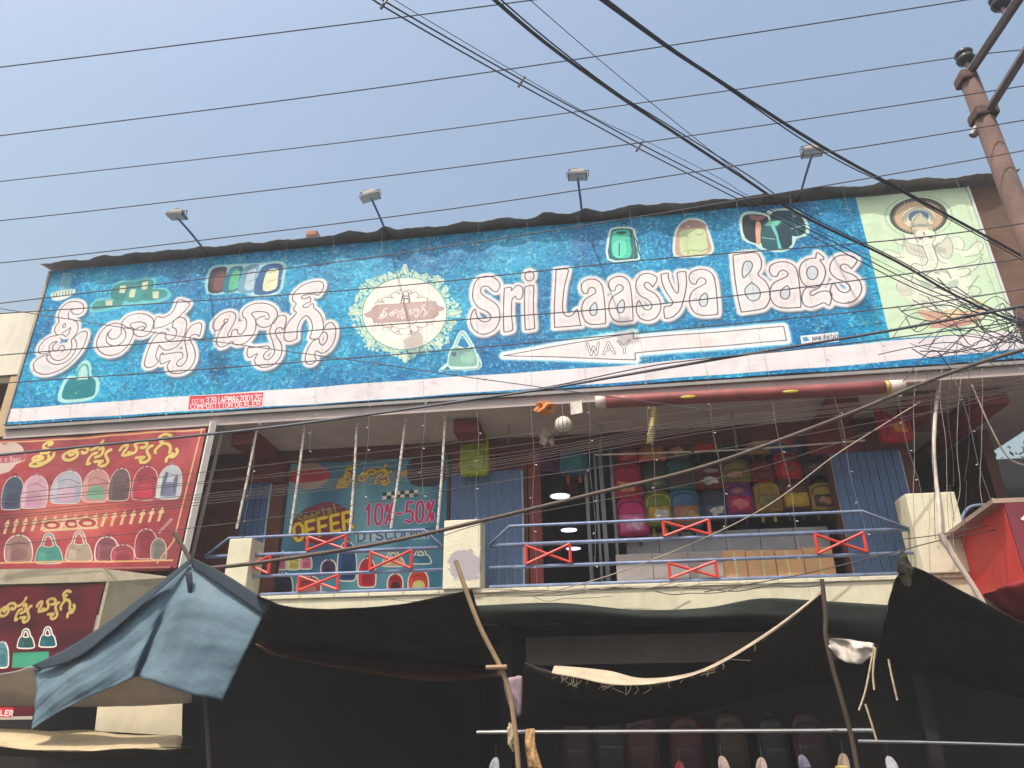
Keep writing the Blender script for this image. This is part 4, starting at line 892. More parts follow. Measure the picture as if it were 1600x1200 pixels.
# ------------------------------------------------------------------ bags
def bagmat(c): return mat('bag_%02x%02x%02x' % tuple(int(x) for x in c), tuple(.72*x for x in srgb(c)), .55, 0, var=.45, scale=11, bump=.25)
def backpack(px0, py0, px1, py1, Y, body, pocket, label, group, trim=None, panel=None, straps=True, name='backpack'):
    A = at((px0+px1)/2, py1, Y); w = 1.2*(at(px1,(py0+py1)/2,Y)-at(px0,(py0+py1)/2,Y)).length; h = 1.14*abs(Z_at((px0+px1)/2,py0,Y)-A.z); d = min(w*.5,.2)
    e = empty(name, A); tag(e, label, 'bag', group)
    nr, ns = 9, 18; vs_=[]; fs_=[]
    for j in range(nr+1):
        v=j/nr; wz = (1-.10*v)*(1-max(0,(v-.72)/.28)**2.4*.62) * (1-.12*max(0,(.12-v)/.12)); dz = 1-.35*v-max(0,(v-.8)/.2)**2*.35
        for i in range(ns):
            an=2*math.pi*i/ns; c,s_=math.cos(an),math.sin(an); ex=.5
            vs_.append((A.x+.5*w*wz*math.copysign(abs(c)**ex,c), A.y+.5*d*dz*math.copysign(abs(s_)**ex,s_), A.z+h*v*(1 if j<nr else .985)))
    for j in range(nr):
        for i in range(ns): fs_.append((j*ns+i,j*ns+(i+1)%ns,(j+1)*ns+(i+1)%ns,(j+1)*ns+i))
    fs_.append(tuple(range(ns-1,-1,-1))); fs_.append(tuple(nr*ns+i for i in range(ns)))
    MB().add(vs_,fs_).build('body', bagmat(body), e, True)
    pk = MB().bevbox((A.x-.36*w,A.y-.5*d-.035,A.z+.06*h),(A.x+.36*w,A.y-.34*d,A.z+.5*h), min(.04,w*.12)).build('front_pocket', bagmat(pocket), e, True)
    if panel is not None:
        r_=crumple('patch', (A.x+.05*w*math.sin(px0*2.1),A.y-.5*d-.036,A.z+.27*h), 1, (.21*w,.007,.12*h), int(px0), bagmat(panel), pk, .55) if True else MB().sphere((A.x,A.y,A.z), 1, 12, 6, (.22*w,.008,.13*h))
        if (int(px0)*7) % 3 == 0: MB().sphere((A.x+.03*math.sin(px0),A.y-.43*d,A.z+.66*h), 1, 12, 6, ((.16+.1*abs(math.sin(px0*1.7)))*w,.02,(.06+.05*abs(math.cos(px0)))*h)).build('printed_patch', bagmat(tuple(.6*c+40 for c in panel)), e, True)
    tm = bagmat(trim if trim else tuple(c*.45 for c in body))
    MB().tube(smooth([(A.x-.38*w,A.y-.43*d,A.z+.52*h),(A.x-.33*w,A.y-.40*d,A.z+.74*h),(A.x,A.y-.36*d,A.z+.83*h),(A.x+.33*w,A.y-.40*d,A.z+.74*h),(A.x+.38*w,A.y-.43*d,A.z+.52*h)],4), .009, 5).build('zip', tm, e)
    MB().tube(smooth([(A.x-.09*w,A.y,A.z+.97*h),(A.x-.07*w,A.y,A.z+1.07*h),(A.x+.07*w,A.y,A.z+1.07*h),(A.x+.09*w,A.y,A.z+.97*h)],4), .011, 6).build('handle', tm, e, True)
    if straps:
        for sx in (-.22,.2): MB().hexa([Vector(p) for p in ((A.x+sx*w-.02,A.y+.05,A.z-.13),(A.x+sx*w+.02,A.y+.05,A.z-.13),(A.x+sx*w+.02,A.y+.062,A.z-.13),(A.x+sx*w-.02,A.y+.062,A.z-.13),(A.x+sx*w-.02,A.y+.05,A.z+.05),(A.x+sx*w+.02,A.y+.05,A.z+.05),(A.x+sx*w+.02,A.y+.062,A.z+.05),(A.x+sx*w-.02,A.y+.062,A.z+.05))]).build('strap', tm, e)
    return e
GB='school bags hung in the right bay'
rows_ = [
 (967,782,1012,838,(222,40,120),(236,120,180),'bright pink school bag with pale pink pocket, bottom row left end',None,(240,190,214)),
 (1012,772,1052,823,(120,140,40),(220,170,40),'green and yellow school bag beside the pink one in the bottom row',(230,190,60),(226,226,220)),
 (1051,769,1096,825,(70,120,160),(180,120,80),'light blue school bag with tan pocket, third in the bottom row',None,(190,150,110)),
 (1099,771,1138,815,(60,60,84),(70,84,120),'navy school bag with a white printed patch in the bottom row',None,(214,214,206)),
 (1137,758,1177,805,(140,40,140),(200,40,100),'purple and magenta school bag in the bottom row',None,(226,120,120)),
 (1183,757,1221,800,(180,150,50),(150,130,80),'khaki yellow school bag with rounded flap in the bottom row',(200,170,60),(120,110,70)),
 (1223,754,1266,797,(120,60,60),(214,180,50),'brown school bag with a yellow lower pocket in the bottom row',None,None),
 (1270,759,1309,797,(200,170,60),(70,60,50),'yellow school bag with a dark side, bottom row right end',None,(190,140,110)),
 (959,729,1003,780,(206,30,80),(190,30,70),'crimson pink school bag, middle row left end',None,(230,150,90)),
 (1006,726,1045,768,(60,50,54),(80,90,84),'dark charcoal school bag in the middle row beside the crimson one',None,(120,120,100)),
 (1045,724,1085,766,(44,110,116),(80,60,64),'teal topped school bag in the middle row',None,None),
 (1089,729,1131,766,(130,36,50),(120,40,50),'maroon school bag with a white round patch in the middle row',None,(226,220,216)),
 (1130,722,1171,755,(150,140,50),(130,120,50),'olive yellow school bag in the middle row',None,(200,140,120)),
 (1176,725,1209,754,(160,24,40),(130,30,40),'small dark red school bag in the middle row',None,None),
 (1215,710,1251,750,(206,24,30),(216,30,34),'bright red school bag in the middle row',None,(150,60,60)),
 (1255,710,1295,745,(70,50,60),(90,60,60),'dim plum school bag, middle row right end',None,(130,110,100)),
 (966,694,998,722,(180,30,60),(200,70,60),'red school bag, top row left end',None,(226,130,90)),
 (1000,684,1040,722,(226,100,40),(200,130,50),'orange school bag behind the hanging yellow cloth in the top row',None,None),
 (1041,680,1075,720,(70,40,60),(120,80,60),'dark school bag with a tan printed patch in the top row',None,(214,150,110)),
 (1083,678,1117,705,(206,60,40),(190,50,40),'orange red school bag in the top row',None,None),
 (1170,664,1202,710,(190,140,90),(200,150,90),'beige printed school bag in the top row',None,(226,190,140)),
 (1204,656,1250,708,(40,84,130),(60,100,140),'blue school bag with an orange oval patch in the top row',(200,80,40),(226,90,50)),
 (1258,666,1295,706,(50,70,96),(60,80,100),'slate blue school bag, top row right end',None,(150,110,70))]
for r_ in rows_:
    backpack(*r_[:4], 1.12, r_[4], r_[5], r_[6], GB, r_[7], r_[8])
for r_ in ((803,682,842,740,(190,50,36),(170,40,30),'dark red school bag hanging at the top of the doorway',None,None),(842,690,872,738,(110,40,110),(90,30,90),'purple school bag hanging in the doorway',None,None),
           (878,694,916,740,(40,130,160),(60,140,150),'teal school bag with orange top hanging in the doorway',(214,110,50),None)):
    backpack(*r_[:4], 1.0, r_[4], r_[5], r_[6], 'bags hung in the doorway', r_[7], r_[8])
backpack(722,674,761,742,.62,(190,206,30),(170,190,30),'lime green backpack hung on the middle shutter column',None,(130,140,30),None,False)
backpack(1380,632,1424,690,.5,(214,20,70),(190,20,60),'crimson backpack hanging under the soffit at the right',None,(120,10,40),(226,140,50),False)
o = MB().sphere(at(893,760,1.6), .13, 14, 10, (1,.7,1)).build('round_bag', bagmat((130,20,30)), None, True); tag(o, 'small round dark red bag deep in the doorway', 'bag')

# shelf rods and chains
rod = mat('pale_rod', (.52,.45,.38), .6)
def wire(name, pts, r, m, label, cat, group=None, n=5, sm=6):
    P = smooth([tuple(at(*p)) for p in pts], sm) if len(pts) > 2 else [at(*p) for p in pts]
    o = MB().tube(P, r, n).build(name, m); tag(o, label, cat, group); return o
wire('hanging_rod', [(930,711,.3),(1080,706,.3)], .012, rod, 'left pale rod hung on chains in front of the top row of bags', 'rod')
wire('hanging_rod', [(1085,706,.3),(1150,703,.3),(1240,697,.3),(1352,688,.3)], .012, rod, 'right pale rod hung on chains in front of the top row of bags', 'rod')
chain_m = mat('chain_steel', (.32,.28,.25), .5, .5)
for k, (p, q, lb) in enumerate((((797,634),(794,692),'left of the doorway'), ((942,634),(938,712),'at the left end of the left rod'), ((1143,640),(1152,706),'at the middle of the right rod'), ((1308,648),(1318,696),'at the right end of the right rod'))):
    A, B = at(*p,.28), at(*q,.28); m_ = MB(); nl = 22
    for i in range(nl):
        c = A.lerp(B,(i+.5)/nl); L = (A-B).length/nl*.75
        u = Vector((1,0,0)) if i%2 else Vector((0,1,0)); ax=(B-A).normalized()
        m_.tube([c+ax*L*math.cos(t)+u*.014*math.sin(t) for t in np.linspace(0,2*math.pi,9)], .0045, 4, False)
    o = m_.build('chain', chain_m); tag(o, 'short steel chain hanging ' + lb, 'chain', 'chains under the soffit')

# things hanging from the soffit in the middle
c = at(880,664,-.3); e = empty('net_ball', c); tag(e, 'white football hung in a net from the soffit', 'ball')
MB().sphere(c, .115, 20, 14).build('ball', mat('ball_white', (.72,.68,.6), .5, dirt=.2), e, True)
m_=MB()
for k in range(6):
    a=k*math.pi/6; m_.tube([c+Vector((math.cos(a)*math.sin(t)*.119, math.sin(a)*math.sin(t)*.119, math.cos(t)*.119)) for t in np.linspace(0,2*math.pi,25)], .004, 4, False)
m_.tube([c+Vector((0,0,.118)), c+Vector((0,0,.3)), at(878,634,-.3)], .006, 5)
m_.build('net', mat('net_brown', (.25,.17,.1), .8), e)
o = crumple('plastic_bag', at(849,638,-.36), .1, (1.25,.8,.85), 3, mat('orange_plastic', (.62,.22,.06), .3, var=.5, scale=9), None, .5); tag(o, 'crumpled orange and clear plastic packet hanging under the signboard', 'packet')
o = crumple('string_bundle', at(855,684,0), .1, (.9,.6,1.1), 9, mat('jute', (.3,.25,.2), .9, var=.5, scale=20), None, .8); tag(o, 'knotted bundle of jute string hanging in the doorway', 'string bundle')
A=at(892,648,-.36); o = MB().hexa([A+Vector(p) for p in ((0,0,0),(.155,0,.02),(.155,.008,.02),(0,.008,0),(.0,0,.17),(.15,0,.2),(.15,.008,.2),(0,.008,.17))]).build('paper_card', mat('card_paper', (.7,.66,.58), .5, var=.5, scale=14)); tag(o, 'small pale printed card hanging under the signboard', 'card')
def cloth(name, grid, m, label, cat, sub=6, thick=.005, wob=.0, seed=0, parent=None, kind=None):
    """grid: rows of (px,py,Y); interpolated smoothly into a cloth sheet"""
    R = [smooth([tuple(at(*p)) for p in row], sub) if len(row)>2 else np.array([tuple(at(*p)) for p in row]) for row in grid]
    R = np.array(R); nc = R.shape[1]
    cols = np.array([smooth([tuple(R[j,i]) for j in range(len(grid))], sub) if len(grid)>2 else np.array([R[0,i]+(R[1,i]-R[0,i])*t for t in np.linspace(0,1,sub+1)]) for i in range(nc)])
    rr=np.random.default_rng(seed); nrw=cols.shape[1]; vs_=[]; fs_=[]
    a,b,c_,d=rr.uniform(0,6,4)
    for i in range(nc):
        for j in range(nrw):
            p=cols[i,j].copy(); u=i/(nc-1); v=j/(nrw-1)
            w=wob*(math.sin(u*17+a+v*3)*.5+math.sin(u*7-v*9+b)*.6+math.sin(v*21+u*5+c_)*.25)
            fo=wob*1.3*(abs(math.sin(u*9+v*2.2+d))**.6-.6)*(math.sin(v*5+a)*.5+.7)+wob*.35*math.sin(u*47+v*23+b)*math.sin(v*31-u*11)
            p[1]+=w+fo; p[2]+=w*.4+fo*.3; vs_.append(tuple(p))
    for i in range(nc-1):
        for j in range(nrw-1): fs_.append((i*nrw+j,(i+1)*nrw+j,(i+1)*nrw+j+1,i*nrw+j+1))
    o=MB().add(vs_,fs_).build(name,m,parent,True)
    md=o.modifiers.new('thick','SOLIDIFY'); md.thickness=thick; md.offset=0
    if parent is None: tag(o,label,cat,None,kind)
    return o
cloth('hanging_cloth', [[(1016,628,-.15),(1022,626,-.15),(1027,630,-.15)],[(1015,655,-.12),(1021,652,-.18),(1026,656,-.12)],[(1010,694,-.12),(1016,692,-.17),(1021,694,-.12)]], mat('yellow_cloth', (.55,.47,.22), .8, var=.3, scale=10), 'narrow yellowish cloth strip knotted and hanging under the rolled banner', 'cloth', 4, .006, .01)

# stock behind the railing
cart = mat('cardboard', (.55,.33,.18), .85, var=.12, scale=5, dirt=.25); tape = mat('carton_tape', (.50,.55,.28), .4)
xc = [X_at(p,880,.45) for p in (1131,1166,1212,1256,1304)]
for k in range(4):
    e = empty('cardboard_box', (xc[k],.45,2.86)); tag(e, 'tan cardboard carton behind the right railing, %s from the left' % ordinal(k), 'box', 'cartons behind the right railing')
    MB().bevbox((xc[k]+.004,.42+.012*(k%2),2.86),(xc[k+1]-.004,.74,3.30-.012*(k%3)), .008).build('carton', cart, e)
    xm=(xc[k]+xc[k+1])/2; MB().box((xm-.012+.03*math.sin(k*2.2),.416+.012*(k%2),2.87),(xm+.010+.03*math.sin(k*2.2),.4185+.012*(k%2),3.28)).build('tape', tape, e)
pan = mat('grey_panel', (.34,.31,.32), .7, dirt=.3)
xs = [X_at(p,880,.6) for p in (962,1020,1076,1130)]
ct = empty('display_counter', (xs[0],.6,2.8)); tag(ct, 'pale grey panelled counter front below the hanging bags', 'counter')
for k in range(3): MB().bevbox((xs[k]+.004,.6,2.81),(xs[k+1]-.004,.66,3.33), .006).build('panel', pan, ct)
xs2 = np.linspace(.3, 3.1, 7)
for k in range(6): MB().bevbox((xs2[k]+.004,1.3,2.81),(xs2[k+1]-.004,1.36,3.74), .006).build('back_panel', mat('white_panel', (.42,.42,.46), .6, dirt=.2), ct)
glz = mat('door_frame_steel', (.16,.17,.19), .35, .5)
dr = empty('glass_door', (0,1.0,2.8)); tag(dr, 'steel framed door strips standing right of the dark doorway', 'door')
for px, w in ((916,.05),(932,.035),(940,.06),(958,.04)): x=X_at(px,800,1.0); MB().box((x,1.0,2.81),(x+w,1.05,4.92)).build('mullion', glz, dr)
for k, (px, py, w) in enumerate(((875,775,.2),(889,828,.2),(896,857,.2))):
    z=4.91; d=CM@np.array((px-800,600-py,-FPX)); t=(z-CAM[2])/d[2]; p=CAM+t*d
    e=empty('ceiling_light', p); tag(e, 'round lit white ceiling light in the dark shop, %s' % ('nearest the door','midway in','farthest in')[k], 'light', 'lit ceiling lights')
    mm=MB(); mm.tube([Vector(p)+Vector((0,0,.015)), Vector(p)-Vector((0,0,.012))], .17, 20); mm.build('lit_disc', mat('lit_led', (.8,.8,.9), .5, emit=((.75,.75,1.0),2.2)), e)
    mm=MB(); mm.tube([Vector(p)+Vector((0,0,.018)), Vector(p)+Vector((0,0,.002))], .19, 20); mm.build('rim', mat('led_rim', (.4,.4,.42), .4), e)

# ------------------------------------------------------------------ power pole and lines
def at_z(px, py, z):
    d = CM @ np.array((px-800.0, 600.0-py, -FPX)); t = (z-CAM[2])/d[2]; return Vector(CAM+t*d)
pole_m = mat('pole_rust', (.125,.078,.068), .85, .0, var=.45, scale=3, dirt=.6, dirtcol=(.12,.09,.085), bump=.3, bscale=25); ins_m = mat('insulator_dark', (.045,.045,.055), .25); galv = mat('galvanised', (.2,.18,.19), .5, .4, dirt=.3)
PT = at(1512,118,-4.0)
e = empty('utility_pole', (PT.x,-4,0)); tag(e, 'leaning-looking rusty power pole with slanting cross arms and dark insulators at the right edge', 'pole')
MB().tube([(PT.x,-4,0),(PT.x,-4,3),(PT.x,-4,PT.z)], [.11,.092,.072], 12).build('pole_shaft', pole_m, e, True)
MB().bevbox((PT.x-.09,-4.08,PT.z-.09),(PT.x+.03,-3.92,PT.z+.012), .02).build('clamp', pole_m, e)
B2 = at(1540,180,-4.0); MB().bevbox((PT.x-.085,-4.085,B2.z-.05),(PT.x+.095,-3.915,B2.z+.05), .02).build('clamp', pole_m, e)
tipA = at_z(1600,-14,PT.z+.02); MB().tube([PT+Vector((0,.1,0)), PT, tipA], .04, 6).build('cross_arm', galv, e)
tipB = at_z(1612,65,B2.z+.02); MB().tube([at(1520,212,-3.95), B2, tipB], .034, 6).build('cross_arm', galv, e)
def insulator(c, r=.075):
    m_=MB()
    for dz, rr in ((-.06,.35),(-.035,.9),(0,1),(.035,.95),(.06,.6)): pass
    prof=[(-.075,.3),(-.06,.85),(-.03,1),(-.008,.9),(0,.65),(.008,.9),(.035,1),(.06,.75),(.075,.3)]
    m_.tube([c+Vector((0,0,z)) for z,_ in prof], [r*k for _,k in prof], 14)
    o=m_.build('insulator', ins_m, e, True); MB().tube([c+Vector((0,0,-.2)), c+Vector((0,0,-.07))], .018, 6).build('insulator_pin', galv, o); return c
i1 = insulator(at(1507,89,-4.0)); i2 = insulator(at_z(1562,2,PT.z+.2))
line_m = mat('line_grey', (.10,.10,.125), .6); cab_m = mat('cable_black', (.06,.065,.085), .6); thinw = mat('thin_wire', (.06,.045,.04), .6)
LG='power lines crossing in front of the signboard'
PL = [([(-40,110,-5.2),(540,38,-5.2),(900,-9,-5.2)],'topmost overhead power line crossing the upper left sky'),
 ([(-40,217,-4.8),(540,144,-4.8),(1100,63,-4.8),(1560,-8,-4.8)],'second overhead power line from the top, leaving at the upper right'),
 ([(-40,288,-4.0),(540,222,-4.0),(1100,147,-4.0),(1507,88,-4.0),(1640,75,-4.0)],'third overhead power line, held by the insulator on the pole top'),
 ([(-40,349,-4.12),(200,323,-4.12),(700,263,-4.12),(1100,209,-4.12),(1400,165,-4.12),(1640,128,-4.12)],'fourth overhead power line, passing just below the pole insulator'),
 ([(-40,415,-4.13),(200,389,-4.13),(700,327,-4.13),(1090,268,-4.13),(1400,221,-4.13),(1640,181,-4.13)],'fifth overhead power line, crossing the floodlight arms'),
 ([(-40,480,-4.12),(0,474,-4.12),(530,409,-4.12),(870,359,-4.12),(1118,319,-4.12),(1400,271,-4.12),(1640,228,-4.12)],'sixth overhead line, skimming the top of the signboard'),
 ([(-40,494,-4.1),(0,490,-4.1),(560,452,-4.1),(1000,407,-4.1),(1400,375,-4.1),(1640,343,-4.1)],'seventh overhead line, crossing above the big white letters'),
 ([(-40,560,-4.1),(0,555,-4.1),(530,513,-4.1),(1000,478,-4.1),(1400,430,-4.1),(1640,398,-4.1)],'eighth overhead line, running through the big white letters'),
 ([(-40,603,-4.1),(0,599,-4.1),(530,561,-4.1),(1000,520,-4.1),(1400,480,-4.1),(1640,445,-4.1)],'ninth overhead line, running just above the arrow')]
for p, l in PL: wire('power_line', p, .005, line_m, l, 'power line', LG)
wire('drop_wire', [(-40,476,-3.0),(65,492,-2.9),(305,529,-2.6),(560,564,-2.2),(700,585,-1.9),(860,607,-1.5),(1100,640,-1.0)], .0055, line_m, 'thin dark wire sloping down to the right across the signboard', 'wire')
wire('black_cable', [(-40,720,-1.6),(0,711,-1.6),(360,675,-1.5),(560,650,-1.4),(706,629,-1.4),(850,608,-1.4),(1000,582,-1.4),(1200,548,-1.4),(1400,515,-1.4),(1640,470,-1.4)], .017, cab_m, 'sagging black cable running along the bottom edge of the signboard', 'cable')
wire('black_cable', [(690,633,-1.35),(860,604,-1.38),(1000,575,-1.42),(1090,562,-1.42),(1300,540,-1.42),(1640,496,-1.42)], .008, cab_m, 'thinner black cable twisted beside the sagging one below the arrow', 'cable')
# diagonal overhead bundles
d1=[(560,-30,-6.2),(600,5,-6.0),(815,128,-5.0),(930,190,-4.4),(1000,228,-4.0),(1110,284,-3.4),(1165,312,-3.1),(1300,380,-2.4),(1450,455,-1.7),(1620,515,-1.0)]
d2=[(745,-25,-6.0),(850,65,-5.3),(960,145,-4.6),(1040,198,-4.1),(1165,280,-3.4),(1250,335,-2.9),(1400,408,-2.1),(1500,465,-1.6),(1625,520,-1.0)]
d3=[(900,-35,-6.0),(1040,70,-5.3),(1130,130,-4.8),(1250,208,-4.1),(1330,255,-3.6),(1400,292,-3.2),(1480,336,-2.7),(1625,415,-2.0)]
def off(pts, dx, dy, amp=0, ph=0): return [(x+dx+amp*math.sin(i*1.3+ph), y+dy+amp*math.cos(i*1.9+ph), Y) for i,(x,y,Y) in enumerate(pts)]
wire('service_wire', off(d1,-4,3), .006, cab_m, 'lower wire of the spaced diagonal pair from the top centre', 'wire')
wire('service_wire', off(d1,3,-2), .006, cab_m, 'upper wire of the spaced diagonal pair from the top centre', 'wire')
wire('service_wire', off(d1,8,-6,3,1), .0028, cab_m, 'hair-thin loose wire along the spaced diagonal pair', 'wire')
for k,(x,y,Y) in enumerate(((600,6,-6.0),(815,128,-5.0),(999,229,-4.0))):
    o=MB().tube([at(x-5,y+8,Y),at(x,y,Y-.01),at(x+5,y-8,Y)], .010, 6).build('wire_spacer', galv); tag(o,'small spacer clipped on the diagonal wire pair, %s from the top' % ordinal(k),'spacer','spacers on the diagonal pair')
wire('thick_cable', d2, .014, cab_m, 'thick dark diagonal cable bundle passing over the word Bags', 'cable')
wire('thick_cable', off(d2,3,-4,2,2), .006, cab_m, 'thinner strand lashed along the diagonal bundle over the word Bags', 'cable')
wire('thick_cable', d3, .014, cab_m, 'rightmost thick diagonal cable bundle passing over the green panel', 'cable')
wire('thick_cable', off(d3,-2,4,2,0), .006, cab_m, 'thinner strand lashed along the rightmost diagonal bundle', 'cable')
wire('service_wire', [(800,-25,-5.6),(930,88,-4.6),(1060,195,-3.9),(1180,290,-3.3)], .0035, cab_m, 'thin lone wire dropping from the top onto the diagonal bundle', 'wire')
# thick brown line and the loose bundle below the board
wire('brown_cable', [(325,888,-1.7),(420,877,-1.7),(600,848,-1.7),(760,812,-1.7),(930,771,-1.7),(1100,729,-1.7),(1300,657,-1.7),(1420,608,-1.7),(1520,570,-1.7),(1640,535,-1.7)], .021, mat('brown_cable', (.12,.09,.075), .8, var=.25, scale=6), 'thick brown cable slanting up across the balcony railing', 'cable', n=8)
XS=(-40,0,360,760,1100,1420,1640)
for k, ys in enumerate(((778,774,733,686,641,612,583),(785,781,748,702,655,620,588),(790,787,751,713,658,622,590),(803,800,768,719,661,624,593),(808,806,772,723,665,628,597),(812,810,775,726,668,630,600),(824,821,779,730,671,632,603),(829,826,783,735,676,636,606))):
    wire('bundle_wire', [(x,y,-1.25-.03*k) for x,y in zip(XS,ys)], .0042, thinw, 'thin dark wire of the loose bundle strung below the signboard', 'wire', 'loose wire bundle below the signboard')
wire('slack_wire', [(-40,858,-1.5),(0,852,-1.5),(360,818,-1.5),(760,756,-1.5),(1100,706,-1.5),(1420,650,-1.5),(1640,605,-1.5)], .0045, thinw, 'single thin wire slanting below the loose bundle', 'wire')
wire('slack_wire', [(690,838,-1.5),(790,810,-1.5),(1100,752,-1.5),(1250,712,-1.5),(1420,655,-1.5),(1640,590,-1.5)], .0042, thinw, 'thin wire slanting just below the thick brown cable', 'wire')
wire('slack_wire', [(840,930,-.6),(950,900,-.6),(1080,850,-.6),(1200,790,-.6),(1300,715,-.6),(1370,670,-.6),(1438,628,-.5)], .007, mat('tan_wire', (.34,.28,.23), .7), 'pale slack cord sagging from the right soffit over the bags to the slab', 'wire')
wire('slack_wire', [(1518,600,-.4),(1535,640,-.4),(1550,672,-.4),(1575,715,-.4),(1605,728,-.4)], .010, mat('tan_wire', (.34,.28,.23)), 'whitish cord curving down at the far right under the soffit', 'wire')
wire('slack_wire', [(1380,845,-.8),(1450,838,-.8),(1520,826,-.8),(1640,800,-.8)], .005, thinw, 'thin dark wire crossing the right cream pillar and red box', 'wire')
wire('slack_wire', [(1100,925,-.9),(1250,898,-.9),(1400,862,-.9),(1480,842,-.9),(1640,812,-.9)], .006, thinw, 'dark wire rising from the slab across the right cream pillar', 'wire')
# tangle at the right end of the board
tg = np.random.default_rng(41)
for k in range(27):
    x0=1375+tg.uniform(0,120); y0=440+tg.uniform(0,140); pts=[]
    n_=tg.integers(4,7)
    for i in range(n_+1):
        t=i/n_; pts.append((x0+(1625-x0)*t+tg.normal(0,9), y0+(500+tg.uniform(-10,40)-y0)*t+tg.normal(0,13), -1.0-.25*tg.random()))
    wire('tangled_wire', pts, float(tg.uniform(.003,.007)), cab_m, 'dark wire in the tangle at the lower right end of the signboard', 'wire', 'tangle of wires at the right end of the signboard')
# wires lying along the slab face
for k in range(12):
    xa=430+tg.uniform(0,760); L=tg.uniform(120,330); ya=934-.025*(xa-420)+tg.uniform(-10,14)
    pts=[(xa+L*t, ya-.03*L*t+ (10*math.sin(math.pi*t)*tg.uniform(.2,1.0)) + tg.normal(0,2.5), -.16-.06*tg.random()) for t in np.linspace(0,1,6)]
    wire('slab_wire', pts, float(tg.uniform(.003,.0065)), thinw if k%2 else MATS['tan_wire'], 'stray wire drooping across the cream balcony slab', 'wire', 'stray wires on the balcony slab')
# strands of fairy lights hung from the roof edge
fw = mat('fairy_wire', (.30,.27,.26), .7); fb = mat('fairy_bulb', (.6,.58,.52), .4)
xsr = np.linspace(-8.35, 5.2, 19)
for k, x in enumerate(xsr):
    zb = 5.35 if x < -5.2 else (4.2+.5*math.sin(k*2.3) if x < -2.2 else 3.1+.5*math.sin(k*1.7))
    e=empty('fairy_light_strand', (x,-.42,8.1)); tag(e,'thin hanging string of tiny fairy lights over the signboard, %s strand from the left' % ordinal(k),'string lights','fairy light strands')
    zs=np.linspace(8.13,zb,14); pts=[(x+.02*math.sin(i*1.9+k)+(.05*math.sin(k)*i/13), -.43-.012*math.sin(i*.8), z) for i,z in enumerate(zs)]
    MB().tube(smooth(pts,2), .0022, 4).build('wire', fw, e)
    bm_=MB()
    for i,p in enumerate(pts[1:]):
        q=Vector(p)+Vector((.012*(-1)**i,-.006,-.006)); bm_.tube([q, q+Vector((.022*(-1)**i,-.004,-.012))], [.004,.008], 5)
    o=bm_.build('bulbs', fb, e); o['kind']='stuff'

# ------------------------------------------------------------------ awnings and tarpaulins
dark_t = mat('dark_tarp', (.036,.031,.020), .85, var=.5, scale=2.2, bump=.5, bscale=9); dark_g = mat('dark_green_tarp', (.016,.022,.018), .85, var=.3, scale=3)
blue_t = mat('blue_tarp', (.10,.165,.215), .8, var=.3, scale=2.2, dirt=.5, dirtcol=(.2,.21,.2), bump=.6, bscale=7); navy_t = mat('navy_hem', (.02,.035,.05), .8)
bt = cloth('blue_tarp', [[(52,1042,-1.9),(110,1012,-1.95),(180,966,-1.98),(245,916,-2.0),(292,878,-2.0),(306,876,-2.0),(350,902,-2.05),(418,948,-2.1)],
  [(54,1080,-2.0),(108,1040,-2.06),(172,1008,-2.1),(232,966,-2.12),(268,936,-2.03),(292,925,-2.2),(345,950,-2.2),(400,985,-2.2)],
  [(52,1110,-2.02),(104,1075,-2.1),(166,1046,-2.15),(222,1010,-2.17),(240,995,-2.06),(262,990,-2.26),(330,1010,-2.25),(376,1035,-2.25)],
  [(46,1142,-2.04),(100,1108,-2.12),(160,1080,-2.18),(206,1060,-2.2),(214,1056,-2.08),(232,1062,-2.3),(292,1082,-2.28),(346,1096,-2.25)]],
  blue_t, 'faded blue tarpaulin hanging from a peak in front of the left end of the balcony', 'tarpaulin', 9, .004, .022, 4)
cloth('hem', [[(50,1040,-1.97),(110,1010,-2.03),(180,964,-2.06),(245,914,-2.08),(298,872,-2.08)],[(62,1047,-2.0),(120,1029,-2.12),(176,986,-2.14),(240,930,-2.14),(296,882,-2.1)]], navy_t, None, None, 6, .006, 0, 1, bt)
cloth('hem', [[(298,870,-2.08),(352,897,-2.12),(424,944,-2.16)],[(300,886,-2.09),(346,916,-2.14),(412,962,-2.18)]], navy_t, None, None, 6, .006, 0, 1, bt)
cloth('tie_strap', [[(289,894,-2.2),(300,893,-2.2)],[(292,912,-2.22),(301,911,-2.22)],[(294,930,-2.2),(299,929,-2.2)]], navy_t, None, None, 4, .004, 0, 1, bt)
cloth('dark_awning', [[(405,928,-2.2),(450,948,-2.2),(560,951,-2.2),(640,941,-2.2),(738,921,-2.2)],[(402,965,-1.2),(470,985,-1.15),(580,1000,-1.1),(670,1003,-1.15),(762,1000,-1.2)],[(400,1005,-.1),(480,1020,0),(600,1034,0),(700,1042,0),(780,1050,-.1)]],
  dark_t, 'dark canvas awning sloping up below the left half of the balcony', 'awning', 10, .006, .035, 5)
cloth('brown_awning', [[(398,1006,-.25),(520,1022,-.25),(650,1034,-.25),(782,1048,-.25)],[(430,1024,-.5),(540,1046,-.55),(670,1064,-.55),(784,1056,-.4)],[(440,1018,.3),(540,1034,.4),(670,1046,.4),(784,1050,.3)]], mat('brown_cloth', (.10,.04,.02), .85, var=.3), 'brown cloth fold hanging below the left dark awning', 'awning', 6, .006, .01, 6)
